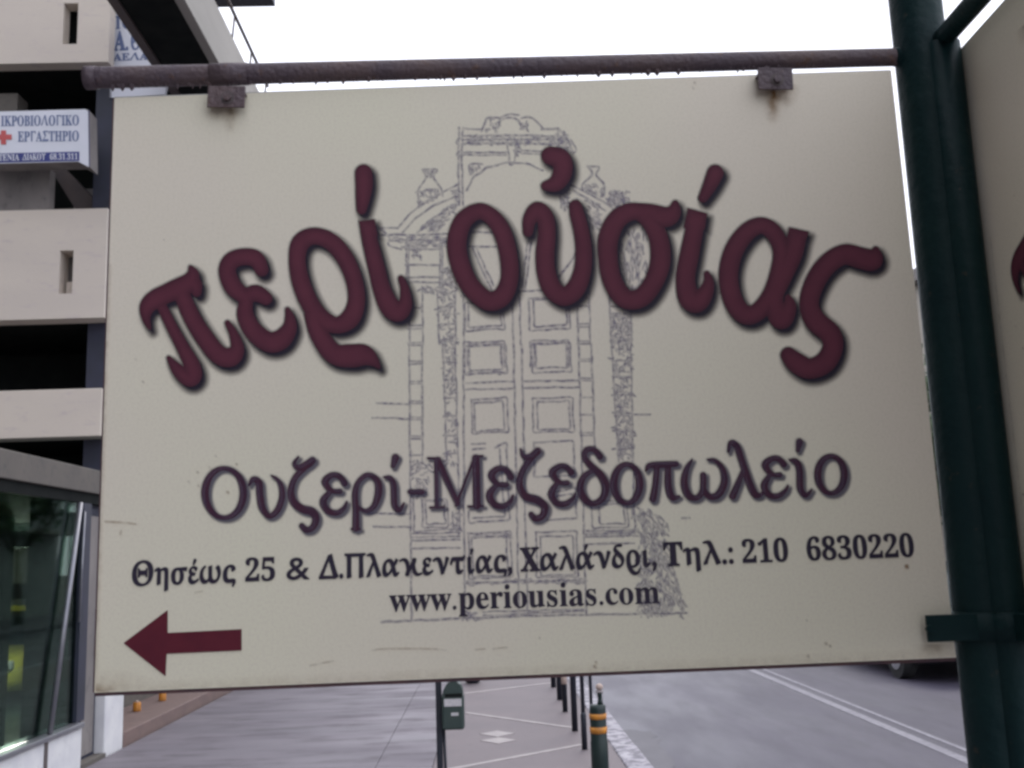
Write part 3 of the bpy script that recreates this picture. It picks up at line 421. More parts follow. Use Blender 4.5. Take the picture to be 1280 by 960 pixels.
# ---- small serif lettering (outlines held as plain numbers)
GLYPHS = r'''{"&": "625|495 339,476 302,450 262,422 229,326 339,398 399,438 458,451 521,430 596,372 649,287 669,195 649,134 595,112 512,123 455,151 401,189 354,105 296,49 229,28 153,52 71,114 13,200 -9,265 0,336 32,416 93,494 0,620 0,482 160,529 220,567 281,593 339;356 161,308 119,260 91,210 81,153 102,126 153,140 201,180 244,245 289;208 521,229 567,282 586,338 566,360 516,353 482,327 446,271 405,242 438,218 478", ",": "219|59 -118,124 -84,163 -32,176 26,167 77,143 111,105 123,63 107,46 66,60 26,95 10,93 -50,59 -99", ".": "219|109 111,67 93,49 51,67 9,109 -9,151 9,169 51,151 93", "0": "559|280 -10,223 -5,175 10,135 36,102 71,77 114,58 165,44 223,37 288,34 359,37 430,44 494,58 552,77 603,102 645,135 679,175 704,224 719,281 724,335 719,382 704,422 679,454 645,480 602,500 552,514 493,522 429,525 358,522 287,514 223,500 165,480 114,454 71,421 36,381 10,334 -5;280 55,326 75,353 135,362 195,368 270,370 358,368 446,362 520,353 580,327 639,281 659,235 639,207 580,197 520,191 446,189 358,191 270,197 195,207 135,234 75", "1": "559|97 0,97 53,179 53,202 57,217 67,226 87,229 118,229 619,193 577,161 544,130 522,100 515,78 520,59 535,46 559,42 589,74 599,110 613,150 634,196 666,266 718,378 718,378 118,381 91,388 70,403 57,429 53,510 53,510 0", "2": "559|35 0,35 103,183 254,221 294,253 331,278 365,306 412,324 457,334 503,337 553,332 602,316 637,291 656,259 663,216 652,188 620,176 586,169 543,167 490,115 496,75 513,48 543,39 589,45 624,64 656,94 684,137 706,172 716,213 722,259 724,328 719,385 704,430 680,462 646,482 606,488 558,485 524,476 490,459 456,434 418,412 391,386 360,355 328,319 291,277 250,230 205,130 110,363 110,392 115,416 128,435 150,446 179,454 210,513 210,508 0", "3": "559|243 -10,196 -8,155 -2,121 7,79 27,51 52,34 80,28 110,34 144,54 168,81 183,113 188,122 132,147 92,186 68,236 60,268 63,297 73,322 91,342 118,355 156,359 207,349 259,319 301,288 322,250 334,204 338,142 338,142 400,208 400,265 410,304 441,327 487,335 547,330 595,314 632,288 655,252 663,220 657,198 641,182 615,173 583,168 546,166 508,111 513,70 530,45 557,36 597,50 646,92 687,135 708,190 720,257 724,323 719,380 705,426 682,460 649,481 609,488 561,483 519,468 481,444 449,412 421,376 398,335 381,375 371,416 355,454 331,485 300,506 258,513 206,507 150,491 104,464 66,430 37,389 15,343 1,294 -7", "5": "559|245 -10,198 -8,158 -2,125 8,86 27,60 53,45 81,40 111,46 142,62 163,88 176,120 180,123 152,131 124,144 98,165 78,193 65,230 60,262 64,291 75,316 94,336 124,349 166,353 220,344 285,318 332,275 359,217 368,182 367,154 363,106 350,60 368,92 714,470 714,475 532,418 532,410 566,397 594,384 602,364 604,156 604,140 419,188 430,250 434,322 428,384 410,436 381,475 339,498 285,506 220,500 160,483 111,455 71,421 41,380 18,336 2,290 -7", "6": "559|293 -10,246 -6,202 6,163 27,128 55,99 93,76 139,59 193,48 257,45 330,47 384,53 436,62 485,76 530,94 572,115 610,140 643,170 671,204 694,242 710,284 721,330 724,388 720,434 709,467 691,490 668,503 642,507 614,500 585,480 560,443 542,387 536,386 566,382 596,374 623,362 646,345 660,321 665,268 648,227 597,207 544,193 479,186 401,209 414,240 427,277 435,324 438,381 432,429 414,470 384,500 342,518 292,524 231,518 164,498 106,466 57,420 20,363 -3;296 56,330 66,357 96,369 127,377 169,379 221,376 270,368 310,355 340,325 368,287 377,259 373,230 362,203 346,186 329,190 242,201 172,219 121,254 72", "8": "559|273 -10,221 -7,175 2,136 16,89 46,56 86,36 131,30 182,40 241,71 288,100 314,136 338,177 361,140 385,109 412,85 440,61 488,53 542,59 588,75 631,104 668,148 698,186 712,232 721,285 724,350 719,403 702,445 675,474 639,492 597,498 549,489 495,462 454,419 420,363 387,417 358,460 328,491 297,520 247,529 189,522 131,499 82,462 43,411 13,348 -4;302 421,334 444,356 472,368 507,372 551,369 579,362 606,349 630,331 649,307 662,279 666,243 658,216 634,200 598,194 554,201 508,222 474,256 446;278 47,324 56,360 82,382 122,390 172,381 217,356 254,328 275,291 298,244 321,213 296,188 265,171 226,165 178,173 125,196 84,232 56", ":": "219|109 458,67 440,49 398,67 356,109 338,151 356,169 398,151 440;109 111,67 93,49 51,67 9,109 -9,151 9,169 51,151 93", "a": "512|379 -15,321 2,298 52,250 16,198 -6,142 -13,96 -6,60 17,38 51,30 94,37 135,59 172,95 203,146 230,213 257,296 283,296 359,292 395,278 421,255 435,220 440,171 432,155 408,169 382,179 363,183 344,178 320,164 301,142 288,115 284,87 289,67 303,53 324,49 352,55 385,73 415,103 439,141 458,188 470,241 474,305 470,356 457,392 435,416 404,431 363,436 313,436 93,439 59,453 51,477 62,490 41,456 10,419 -9;225 50,241 53,259 61,278 75,296 94,296 252,229 225,189 183,176 125,188 69", "c": "437|232 -15,178 -7,129 16,88 53,56 101,41 139,32 179,29 223,32 270,43 313,60 353,82 388,110 417,143 442,179 460,218 471,260 475,324 467,373 444,403 409,413 365,409 340,397 321,377 308,352 304,307 321,292 373,293 389,294 404,284 433,252 442,205 424,176 370,167 279,171 212,183 157,204 114,248 71,304 57,356 70,404 107,424 90,369 32,305 -3", "e": "448|229 -15,174 -7,126 16,86 52,55 102,41 142,32 186,29 234,32 279,41 320,56 358,88 406,130 443,179 466,234 474,287 468,333 449,371 417,399 374,415 321,421 258,421 247,174 247,189 145,230 83,297 63,335 70,370 92,402 128,424 108,370 40,305 -1;173 286,300 286,300 320,297 375,288 413,269 435,240 442,203 427,180 380,173 303", "i": "295|150 539,121 544,97 561,80 585,75 614,80 644,97 668,121 685,150 690,179 685,204 668,220 644,225 614,220 585,203 561,179 544;27 0,27 24,52 29,68 38,75 55,78 83,78 375,76 406,70 424,55 433,30 437,31 462,221 462,221 83,223 56,230 39,244 29,268 24,268 0", "m": "825|27 0,27 24,52 28,67 38,75 56,78 83,78 377,76 404,68 423,53 434,28 438,28 462,218 462,218 394,258 438,303 465,353 474,412 465,453 436,477 389,519 436,567 465,622 474,693 456,736 403,750 315,750 83,752 56,760 39,774 28,798 24,798 0,562 0,562 24,586 28,600 39,608 57,610 83,610 323,608 359,601 384,587 399,562 404,520 391,483 353,483 83,485 57,493 39,507 28,530 24,530 0,297 0,297 24,321 28,335 39,343 57,345 83,345 323,343 358,336 384,322 399,297 404,254 391,218 350,218 83,220 57,227 40,241 29,264 24,264 0", "o": "501|251 -15,209 -11,170 -1,135 17,90 55,56 105,40 143,31 185,28 229,31 275,40 317,56 356,90 405,135 443,189 466,250 474,311 466,365 443,410 406,444 357,459 318,469 276,472 229,469 183,459 141,444 102,410 53,366 16,312 -7;251 17,287 27,311 58,319 84,324 121,326 170,327 229,325 307,319 365,309 403,285 435,251 445,214 434,191 403,182 365,176 307,174 230,175 170,178 122,183 84,191 58,215 27", "p": "553|26 -207,26 -184,46 -181,60 -175,75 -150,78 -95,78 362,76 400,69 422,55 433,29 439,29 462,213 462,213 391,247 438,291 466,343 475,393 467,436 444,472 407,499 360,511 322,519 282,521 238,518 191,511 148,498 108,470 56,434 18,389 -7,338 -15,292 -8,253 13,220 48,220 -86,222 -121,226 -147,235 -164,249 -175,268 -181,294 -183,294 -207;291 42,330 54,356 88,367 125,374 172,376 230,374 286,368 332,359 369,335 403,296 414,254 398,220 350,220 102,249 57", "r": "428|27 0,27 24,52 29,68 38,75 55,78 83,78 375,76 406,69 425,55 433,30 437,31 462,217 462,217 375,245 417,279 449,313 468,347 474,384 469,410 453,426 428,431 396,427 370,414 349,394 336,369 331,346 334,331 344,308 372,296 383,281 387,261 380,241 360,227 327,222 286,222 83,226 55,237 38,258 28,294 24,294 0", "s": "429|225 -15,181 -9,129 9,109 13,89 6,76 -13,53 -13,53 157,79 157,99 101,129 58,167 31,209 22,242 26,266 40,281 60,286 87,273 125,232 156,159 193,113 221,81 252,62 288,55 328,65 386,97 433,128 456,165 470,210 475,247 471,296 458,307 456,317 454,332 459,343 475,363 475,363 330,340 330,320 378,293 413,259 434,222 441,194 437,173 426,160 408,156 386,160 364,172 346,191 330,218 315,285 282,329 255,360 226,377 189,383 141,378 96,364 58,340 27,307 4,269 -10", "u": "558|195 -15,136 -5,97 26,81 57,71 96,68 144,68 369,66 399,59 421,43 433,17 438,17 462,211 462,211 110,214 87,225 69,241 57,263 53,305 64,340 98,340 369,337 401,329 422,312 434,282 438,282 462,482 462,482 104,485 76,493 58,509 49,536 44,536 19,478 15,412 4,340 -15,340 60,312 29,277 5,238 -10", "w": "647|182 -15,25 394,9 424,-16 437,-16 462,206 462,206 437,178 431,170 411,172 396,178 376,248 189,314 350,299 396,282 430,270 436,250 439,250 462,481 462,481 437,450 430,440 411,441 401,443 390,500 210,569 381,576 410,566 430,530 439,530 462,663 462,663 439,645 435,633 424,613 384,453 -15,430 -15,332 293,208 -15", "Α": "650|-13 0,-13 27,13 32,35 45,54 71,73 111,307 694,334 693,572 129,594 83,612 51,632 33,660 27,660 0,341 0,341 27,402 37,422 68,418 88,406 121,376 197,154 197,117 105,113 88,111 72,129 38,184 27,190 27,190 0;169 239,360 239,263 475", "Β": "659|24 0,24 26,67 33,93 48,107 77,111 122,111 549,109 587,103 614,92 633,76 645,53 651,23 653,23 678,328 678,474 661,561 609,590 522,572 450,518 399,427 368,536 332,601 275,623 196,615 139,592 90,553 52,499 23,433 6,354 0;271 375,280 375,348 383,392 406,416 448,424 514,418 573,401 614,370 638,322 646,294 643,280 633,273 613,271 582;330 36,385 45,422 73,436 103,445 142,448 191,444 241,432 280,413 309,384 328,344 340,294 344,271 344,271 97,274 68,284 50,301 39", "Γ": "650|154 -12,137 3,143 568,138 611,120 648,90 677,92 695,600 695,619 514,590 512,566 570,545 605,517 625,487 633,441 637,378 639,314 639,282 635,268 624,263 596,261 538,260 326,262 212,268 29", "Δ": "768|620 -8,578 -4,519 -2,470 -1,414 0,350 0,12 0,8 35,70 134,132 236,194 341,254 448,314 560,373 674,498 704,534 584,566 484,598 388,632 298,666 213,703 132,741 57,741 44;541 54,565 70,559 95,548 124,512 228,479 320,452 401,428 471,409 529,394 575,376 566,135 65", "Ε": "658|21 0,21 25,65 30,93 44,107 72,112 116,112 549,107 603,93 634,66 648,24 653,24 678,594 678,594 476,571 476,559 532,537 575,507 605,465 625,411 637,345 641,298 638,277 621,272 578,272 366,288 366,346 375,386 401,405 428,419 466,429 514,453 514,453 176,428 176,420 229,407 270,386 299,359 318,322 328,276 331,272 331,272 100,275 69,286 52,307 44,343 41,389 43,430 48,467 58,513 79,552 112,585 156,612 213,640 213,599 0", "Η": "779|23 0,23 26,67 32,93 47,107 75,111 120,111 564,106 605,93 631,66 646,24 653,24 678,360 678,360 653,328 649,304 643,288 633,278 618,273 595,271 564,271 373,509 373,509 564,507 595,502 618,493 633,477 643,453 649,420 653,420 678,755 678,755 653,712 646,686 632,673 606,669 564,669 120,673 77,687 49,712 33,755 26,755 0,420 0,420 26,463 32,490 46,504 73,509 120,509 329,271 329,271 120,275 75,289 47,316 32,360 26,360 0", "Θ": "940|401 -14,336 -9,277 5,223 28,176 60,137 99,106 145,82 198,69 255,64 318,70 399,88 471,117 536,158 592,209 638,270 676,341 702,421 719,509 724,619 714,710 686,782 638,834 572,866 490,876 392,870 311,851 238,821 173,778 117,724 71,659 34,583 7,497 -9;479 30,556 38,619 64,670 106,707 164,729 235,736 320,732 392,722 457,704 515,680 565,649 607,613 640,571 664,524 679,472 684,394 674,328 646,275 599,235 534,212 455,204 362,208 300,220 243,239 191,265 145,298 105,336 73,379 49,427 35;299 249,299 489,326 489,330 458,339 437,355 428,381 424,473 422,548 424,576 427,596 435,611 456,614 489,641 489,641 249,614 249,611 281,598 304,583 311,555 315,474 316,394 315,367 312,348 307,334 291,328 274,326 249", "Ι": "388|20 0,20 26,63 34,91 48,107 73,112 112,112 576,107 614,94 637,67 648,20 653,20 678,364 678,364 653,319 648,292 637,277 614,272 576,272 115,274 87,279 66,289 50,307 39,332 31,366 26,366 0", "Κ": "760|24 0,24 26,68 32,94 47,108 75,112 120,112 564,107 605,94 632,67 647,25 653,25 678,361 678,361 653,329 649,305 643,289 633,279 618,274 595,272 564,272 348,478 556,509 593,519 623,498 646,433 653,433 678,723 678,723 653,710 653,650 640,584 601,513 537,403 424,690 69,708 50,725 37,746 29,773 26,773 0,418 0,418 26,456 27,479 31,497 51,491 70,471 98,297 318,272 295,272 120,277 75,290 47,317 32,361 26,361 0", "Λ": "821|629 -14,588 11,560 62,540 124,511 216,479 321,448 421,424 500,412 540,399 564,377 532,327 437,305 392,279 337,249 273,215 199,177 115,135 21,71 8,22 -4,10 15,58 87,107 163,156 245,205 331,256 422,307 518,398 689,503 711,525 624,547 541,569 464,591 391,613 326,634 267,653 220,674 172,696 128,716 94,739 68,756 61,783 60,811 61,811 35", "Ν": "735|600 -16,159 521,159 117,163 73,177 46,203 32,248 26,248 0,27 0,27 26,58 29,81 35,96 45,106 62,111 85,113 117,113 578,73 626,54 645,27 653,27 678,233 678,582 251,582 562,580 594,575 617,565 632,549 643,526 649,493 653,493 678,714 678,714 653,671 647,645 633,632 605,628 561,628 -16", "Ο": "782|388 -16,340 -13,294 -4,251 11,211 31,174 56,141 86,111 120,87 158,67 199,53 243,44 290,41 339,44 388,53 434,67 479,87 520,111 557,141 592,175 621,212 647,254 667,298 682,345 691,395 694,443 691,489 682,532 668,572 648,609 623,642 594,671 560,696 522,716 481,730 436,739 389,742 339,739 290,730 243,716 199,695 158,671 120,641 86,607 56,570 31,529 11,484 -4,437 -13;394 18,489 54,546 161,565 339,560 436,544 516,518 579,482 624,438 651,387 660,292 624,235 517,216 339,221 243,237 163,264 100,300 54,343 27", "Π": "878|625 -15,604 -2,608 63,612 133,614 206,616 283,617 365,617 450,617 584,615 608,609 623,581 632,330 632,297 630,278 624,269 610,266 584,264 290,264 249,264 206,266 163,273 26,151 -11,133 2,137 126,140 230,140 289,141 362,141 447,139 548,135 611,127 638,100 652,47 668,48 701,115 698,209 696,330 695,837 695,834 662,799 658,773 652,755 639,743 617,738 577,736 499,736 422,737 344,739 264,741 183,745 100,749 15", "Ρ": "622|23 0,23 26,67 32,93 47,107 75,111 120,111 564,106 605,93 631,66 646,24 653,24 678,318 678,395 675,456 668,500 655,546 628,580 592,602 547,609 494,602 441,581 396,546 358,497 329,435 312,360 306,271 306,271 120,275 75,289 47,316 32,360 26,360 0;271 342,300 342,363 351,405 376,427 422,435 490,429 558,410 605,375 633,322 642,297 639,282 631,274 616,271 593", "Σ": "685|25 -3,45 66,132 160,195 230,234 276,264 321,274 351,266 368,242 408,187 490,85 632,86 647,165 695,290 697,419 699,538 701,632 703,642 693,606 626,520 630,417 631,258 631,250 623,320 533,346 499,368 466,384 436,389 410,374 377,329 312,263 225,183 128,183 122,667 133,626 -2,476 1", "Τ": "630|137 0,137 26,183 31,212 46,227 75,232 120,232 645,222 645,173 640,131 625,97 601,71 567,53 524,43 473,16 473,16 678,611 678,611 472,586 472,558 568,496 626,400 645,392 645,392 120,397 73,412 45,440 31,488 26,488 0", "Υ": "779|345 -15,322 -7,328 93,329 203,326 279,318 349,305 414,286 471,263 519,236 559,188 599,132 612,75 593,41 537,20 542,25 583,40 622,63 656,97 684,138 701,187 707,248 698,297 673,333 630,360 573,373 522,382 455,387 371,400 371,411 417,422 458,433 495,449 542,465 579,487 619,512 652,538 678,583 703,636 712,677 708,707 696,728 677,743 654,753 613,759 542,735 539,730 568,716 593,692 609,662 614,620 606,580 583,544 545,514 496,497 457,482 414,470 368,461 318,456 267,454 214,457 125,463 19", "Χ": "701|17 0,17 26,59 34,98 58,134 99,288 310,116 575,92 609,71 633,49 648,24 653,21 653,21 678,363 678,363 653,341 653,298 644,283 618,287 601,300 578,394 431,479 556,498 590,505 616,488 643,436 653,436 678,682 678,682 653,677 653,636 647,600 630,566 599,531 556,418 394,615 85,633 60,650 41,667 30,687 26,691 26,691 0,355 0,355 26,362 26,414 35,432 61,426 85,409 118,312 272,205 120,190 93,185 67,204 36,259 26,259 0", "α": "706|540 -15,493 7,461 74,432 180,383 124,336 77,291 39,248 11,205 -5,163 -11,132 -5,105 13,82 42,65 79,54 124,50 174,54 233,67 288,88 339,116 384,150 423,189 454,232 477,276 491,319 496,362 492,397 481,426 462,450 438,471 402,491 348,585 498,651 461,584 370,550 326,515 284,558 138,581 83,609 65,636 74,673 101,686 82,660 57,625 26,594 4,565 -10;245 73,275 81,309 105,353 154,382 191,415 237,392 306,369 358,347 394,312 426,273 436,225 422,188 379,170 336,160 286,156 228,162 166,181 116,209 84", "δ": "498|197 -11,151 -6,112 9,79 35,54 69,39 111,34 160,39 207,52 253,75 299,106 342,143 381,186 415,148 455,125 481,115 503,111 525,114 548,123 573,137 597,157 621,181 641,211 656,247 667,288 674,336 676,377 674,408 669,390 629,261 629,199 618,178 584,188 558,219 522,271 479,329 433,376 390,413 351,439 312,455 273,460 234,455 187,440 142,415 100,383 64,343 33,299 9,249 -6;263 58,312 66,351 89,375 123,383 167,379 203,365 234,345 260,323 284,211 391,175 352,153 314,142 274,138 229,142 187,155 147,175 112,201 83,230 64", "ε": "460|205 -11,147 -1,101 29,70 74,60 132,65 164,79 195,102 223,132 246,167 252,150 258,123 273,100 298,85 328,80 361,86 391,105 421,134 450,171 474,213 491,258 496,286 494,314 490,339 482,362 472,380 461,391 449,349 377,336 377,308 424,273 452,231 461,202 456,177 443,160 423,155 402,160 375,176 351,200 329,232 313,271 302,314 299,282 237,195 246,164 222,154 186,163 137,191 100,234 76,289 68,325 72,365 84,403 101,436 121,451 102,421 75,382 49,337 25,291 6,245 -7", "η": "633|446 -193,433 -184,437 184,437 274,433 336,426 378,413 408,390 425,356 431,319 427,280 415,241 395,241 313,244 39,142 -1,129 8,140 331,139 368,134 398,122 418,102 425,74 418,37 398,20 419,56 450,96 475,136 492,173 497,216 479,239 425,309 464,373 488,432 496,486 486,521 456,535 422,544 375,546 316,545 125,547 1,553 -153", "ι": "368|180 -11,144 -2,121 25,108 72,104 142,104 252,103 369,100 412,97 445,198 477,212 469,204 222,204 170,205 137,211 107,225 79,248 68,269 71,287 82,303 96,316 109,333 93,290 44,252 12,217 -5", "λ": "593|457 -10,444 -3,405 121,356 254,297 396,297 395,272 349,244 292,224 249,204 205,184 159,165 112,147 67,130 22,39 -4,30 11,50 51,75 97,105 151,139 210,177 276,220 349,276 444,238 532,214 579,189 611,161 629,129 636,98 633,66 626,53 647,99 665,140 678,175 685,206 688,242 684,271 673,296 652,319 621,340 577,363 521,406 411,460 280,519 148,538 107,556 69,573 35", "ν": "632|328 -6,316 5,284 148,252 259,220 338,187 390,151 422,112 432,67 422,21 391,0 412,38 446,83 473,132 490,181 496,224 490,261 472,292 443,318 400,342 341,363 267,399 119,426 185,461 282,477 336,492 389,503 438,509 480,532 496,609 467,606 452,533 295,463 151,396 20", "ο": "501|251 -15,209 -11,170 -1,135 17,90 55,56 105,40 143,31 185,28 229,31 275,40 317,56 356,90 405,135 443,189 466,250 474,311 466,365 443,410 406,444 357,459 318,469 276,472 229,469 183,459 141,444 102,410 53,366 16,312 -7;251 17,287 27,311 58,319 84,324 121,326 170,327 229,325 307,319 365,309 403,285 435,251 445,214 434,191 403,182 365,176 307,174 230,175 170,178 122,183 84,191 58,215 27", "π": "741|185 -17,103 -6,98 3,139 66,174 130,203 193,225 256,242 319,253 382,172 382,151 380,134 374,105 350,90 323,69 273,40 284,50 330,60 368,71 400,93 446,106 461,125 470,152 475,189 477,578 477,616 479,645 485,670 496,697 517,711 502,673 429,650 394,636 385,618 382,543 382,538 330,535 282,534 238,542 143,566 86,607 67,637 76,668 101,681 74,647 39,609 12,570 -6,532 -12,484 -3,453 26,440 61,433 111,430 178,435 252,446 382,307 382,292 306,276 235,258 168,237 104,213 42", "ρ": "579|93 -180,70 -172,63 -73,59 40,58 169,59 221,63 267,70 307,85 357,106 399,133 432,166 459,207 480,255 492,311 496,373 490,426 472,468 442,499 400,518 349,524 287,518 206,499 139,468 87,425 49,371 27,307 19,251 25,204 43,168 73,168 30,169 -14,175 -64,192 -147;278 69,344 92,383 160,396 274,393 336,385 385,372 419,341 450,297 460,225 434,181 355,167 223,175 159,198 110,233 79", "ς": "552|446 -131,424 -117,449 -78,458 -49,440 -18,386 -7,341 -10,311 -13,272 -14,204 -8,150 8,109 37,81 77,64 129,58 195,62 251,74 303,93 350,120 392,154 428,195 457,242 478,295 491,354 495,403 492,445 481,480 464,514 428,525 382,525 378,419 319,406 324,400 378,383 419,356 444,322 452,266 437,223 392,202 348,190 295,186 234,189 183,198 142,214 111,251 81,307 71,339 73,372 77,409 81,451 82,481 79,507 70,525 50,531 15,525 -16,506 -55,479 -94", "σ": "673|287 -11,158 15,81 93,55 223,61 293,81 351,113 399,158 434,215 457,285 466,653 478,661 469,637 389,410 419,410 414,464 386,500 346,514 312,523 272,526 224,523 181,512 141,495 104,458 56,410 20,372 3,331 -8;290 32,342 45,381 83,398 121,409 169,412 225,409 293,400 345,385 382,350 414,300 425,245 413,209 376,193 337,184 288,181 228,193 119,229 54", "τ": "619|364 -12,316 -3,285 26,272 61,265 111,262 177,267 251,278 382,172 382,151 380,134 374,105 350,90 323,69 273,40 284,50 330,60 368,71 400,93 446,106 461,125 470,152 475,189 477,471 477,509 479,538 485,563 496,590 517,604 502,566 429,543 394,529 385,511 382,375 382,370 329,367 280,366 237,374 143,398 86,439 67,469 76,500 101,513 74,479 40,441 12,402 -6", "υ": "641|296 -11,250 -6,210 10,178 36,154 71,140 114,135 166,135 290,133 337,127 372,114 394,90 401,63 395,29 378,13 397,75 439,132 468,170 479,202 474,222 457,233 426,237 378,237 236,241 181,251 136,269 101,308 67,361 56,419 67,463 100,483 133,495 173,499 220,496 254,488 289,475 323,459 356,440 385,419 408,419 419,489 470,506 477,528 465,555 427,572 391,582 349,585 303,580 253,566 201,544 149,514 102,479 61,438 29,394 7,346 -7", "ω": "930|234 -12,187 -5,144 16,108 50,81 95,64 147,58 205,80 334,146 432,255 499,272 478,223 443,186 396,169 358,159 317,156 272,162 214,178 164,203 123,234 93,267 74,301 68,351 75,387 97,409 128,416 166,416 283,415 382,411 465,513 495,521 491,519 436,518 380,518 236,532 141,573 84,642 65,704 77,751 113,772 148,786 189,790 236,787 272,777 309,762 345,744 379,724 407,702 429,702 440,772 491,789 498,805 491,835 451,856 404,868 351,872 297,868 249,855 200,833 152,805 107,770 66,729 33,683 9,633 -6,577 -11,510 -1,461 31,430 83,362 30,297 -1", "ϰ": "865|313 -14,272 -1,239 6,249 47,262 85,278 119,297 150,293 206,285 257,273 305,256 346,236 382,212 411,171 439,124 449,79 442,31 420,11 437,66 470,123 490,184 497,243 490,291 470,328 436,353 386,369 318,374 233,374 218,419 276,490 367,520 410,522 470,555 484,579 499,613 486,655 476,650 451,642 423,619 369,593 329,606 240,625 167,651 109,683 67,722 42,767 34,817 41,861 62,885 47,847 24,807 5,761 -9,708 -13,649 -6,601 14,565 49,539 97,524 160,519 237,519 258,462 193,414 132,374 74,372 12", "ϱ": "584|340 -232,292 -226,246 -207,202 -176,161 -133,126 -82,97 -22,75 45,62 115,58 189,61 249,72 303,89 352,112 395,140 430,174 459,213 479,255 492,301 496,346 493,388 482,425 465,472 427,507 378,523 339,533 297,536 251,532 202,521 158,503 117,478 81,447 51,411 27,369 8,323 -2,273 -6,240 -4,212 1,232 -44,257 -83,287 -116,337 -150,388 -161,430 -154,467 -134,494 -104,508 -67,533 -73,490 -161,426 -214;264 28,350 52,401 122,418 240,414 300,402 352,382 396,341 440,290 455,224 428,185 348,172 215,174 165,181 119,191 77,205 37,230 30"}'''
GL = json.loads(GLYPHS)
def glyph(c):
    a, s = GL[c].split('|'); return int(a), [[tuple(map(int, q.split())) for q in l.split(',')] for l in s.split(';')]
CAPH = max(p[1] for l in glyph('Π')[1] for p in l)
def word(fld, txt, x0, x1, y0, slope, cap, grow, xh=None):
    tonos = {'έ': 'ε', 'ί': 'ι', 'ά': 'α'}; pen = 0; items = []
    for c in txt:
        a, g = glyph(tonos.get(c, c)); items.append((c, pen, g)); pen += a + (12 if 'α' <= c <= 'ω' else 0)
    xa = items[0][1] + min(p[0] for l in items[0][2] for p in l); xb = items[-1][1] + max(p[0] for l in items[-1][2] for p in l)
    sx = (x1 - x0) / (xb - xa); sy = cap / CAPH
    def T(x, y):
        px = x0 + (x - xa) * sx; dy = -y * sy
        lean = -.0336 + (px - 143) / 975 * .138
        return (px + lean * dy, y0 + slope * (px - x0) + dy)
    for c, pen, g in items:
        fld.poly([[T(pen + x, y) for x, y in l] for l in g], grow)
        if c in tonos:
            cx = pen + sum(p[0] for p in g[0]) / len(g[0]) + 20
            a = T(cx + 55, 680); b = T(cx, 560); fld.cone(a + (2.0,), b + (.9,))

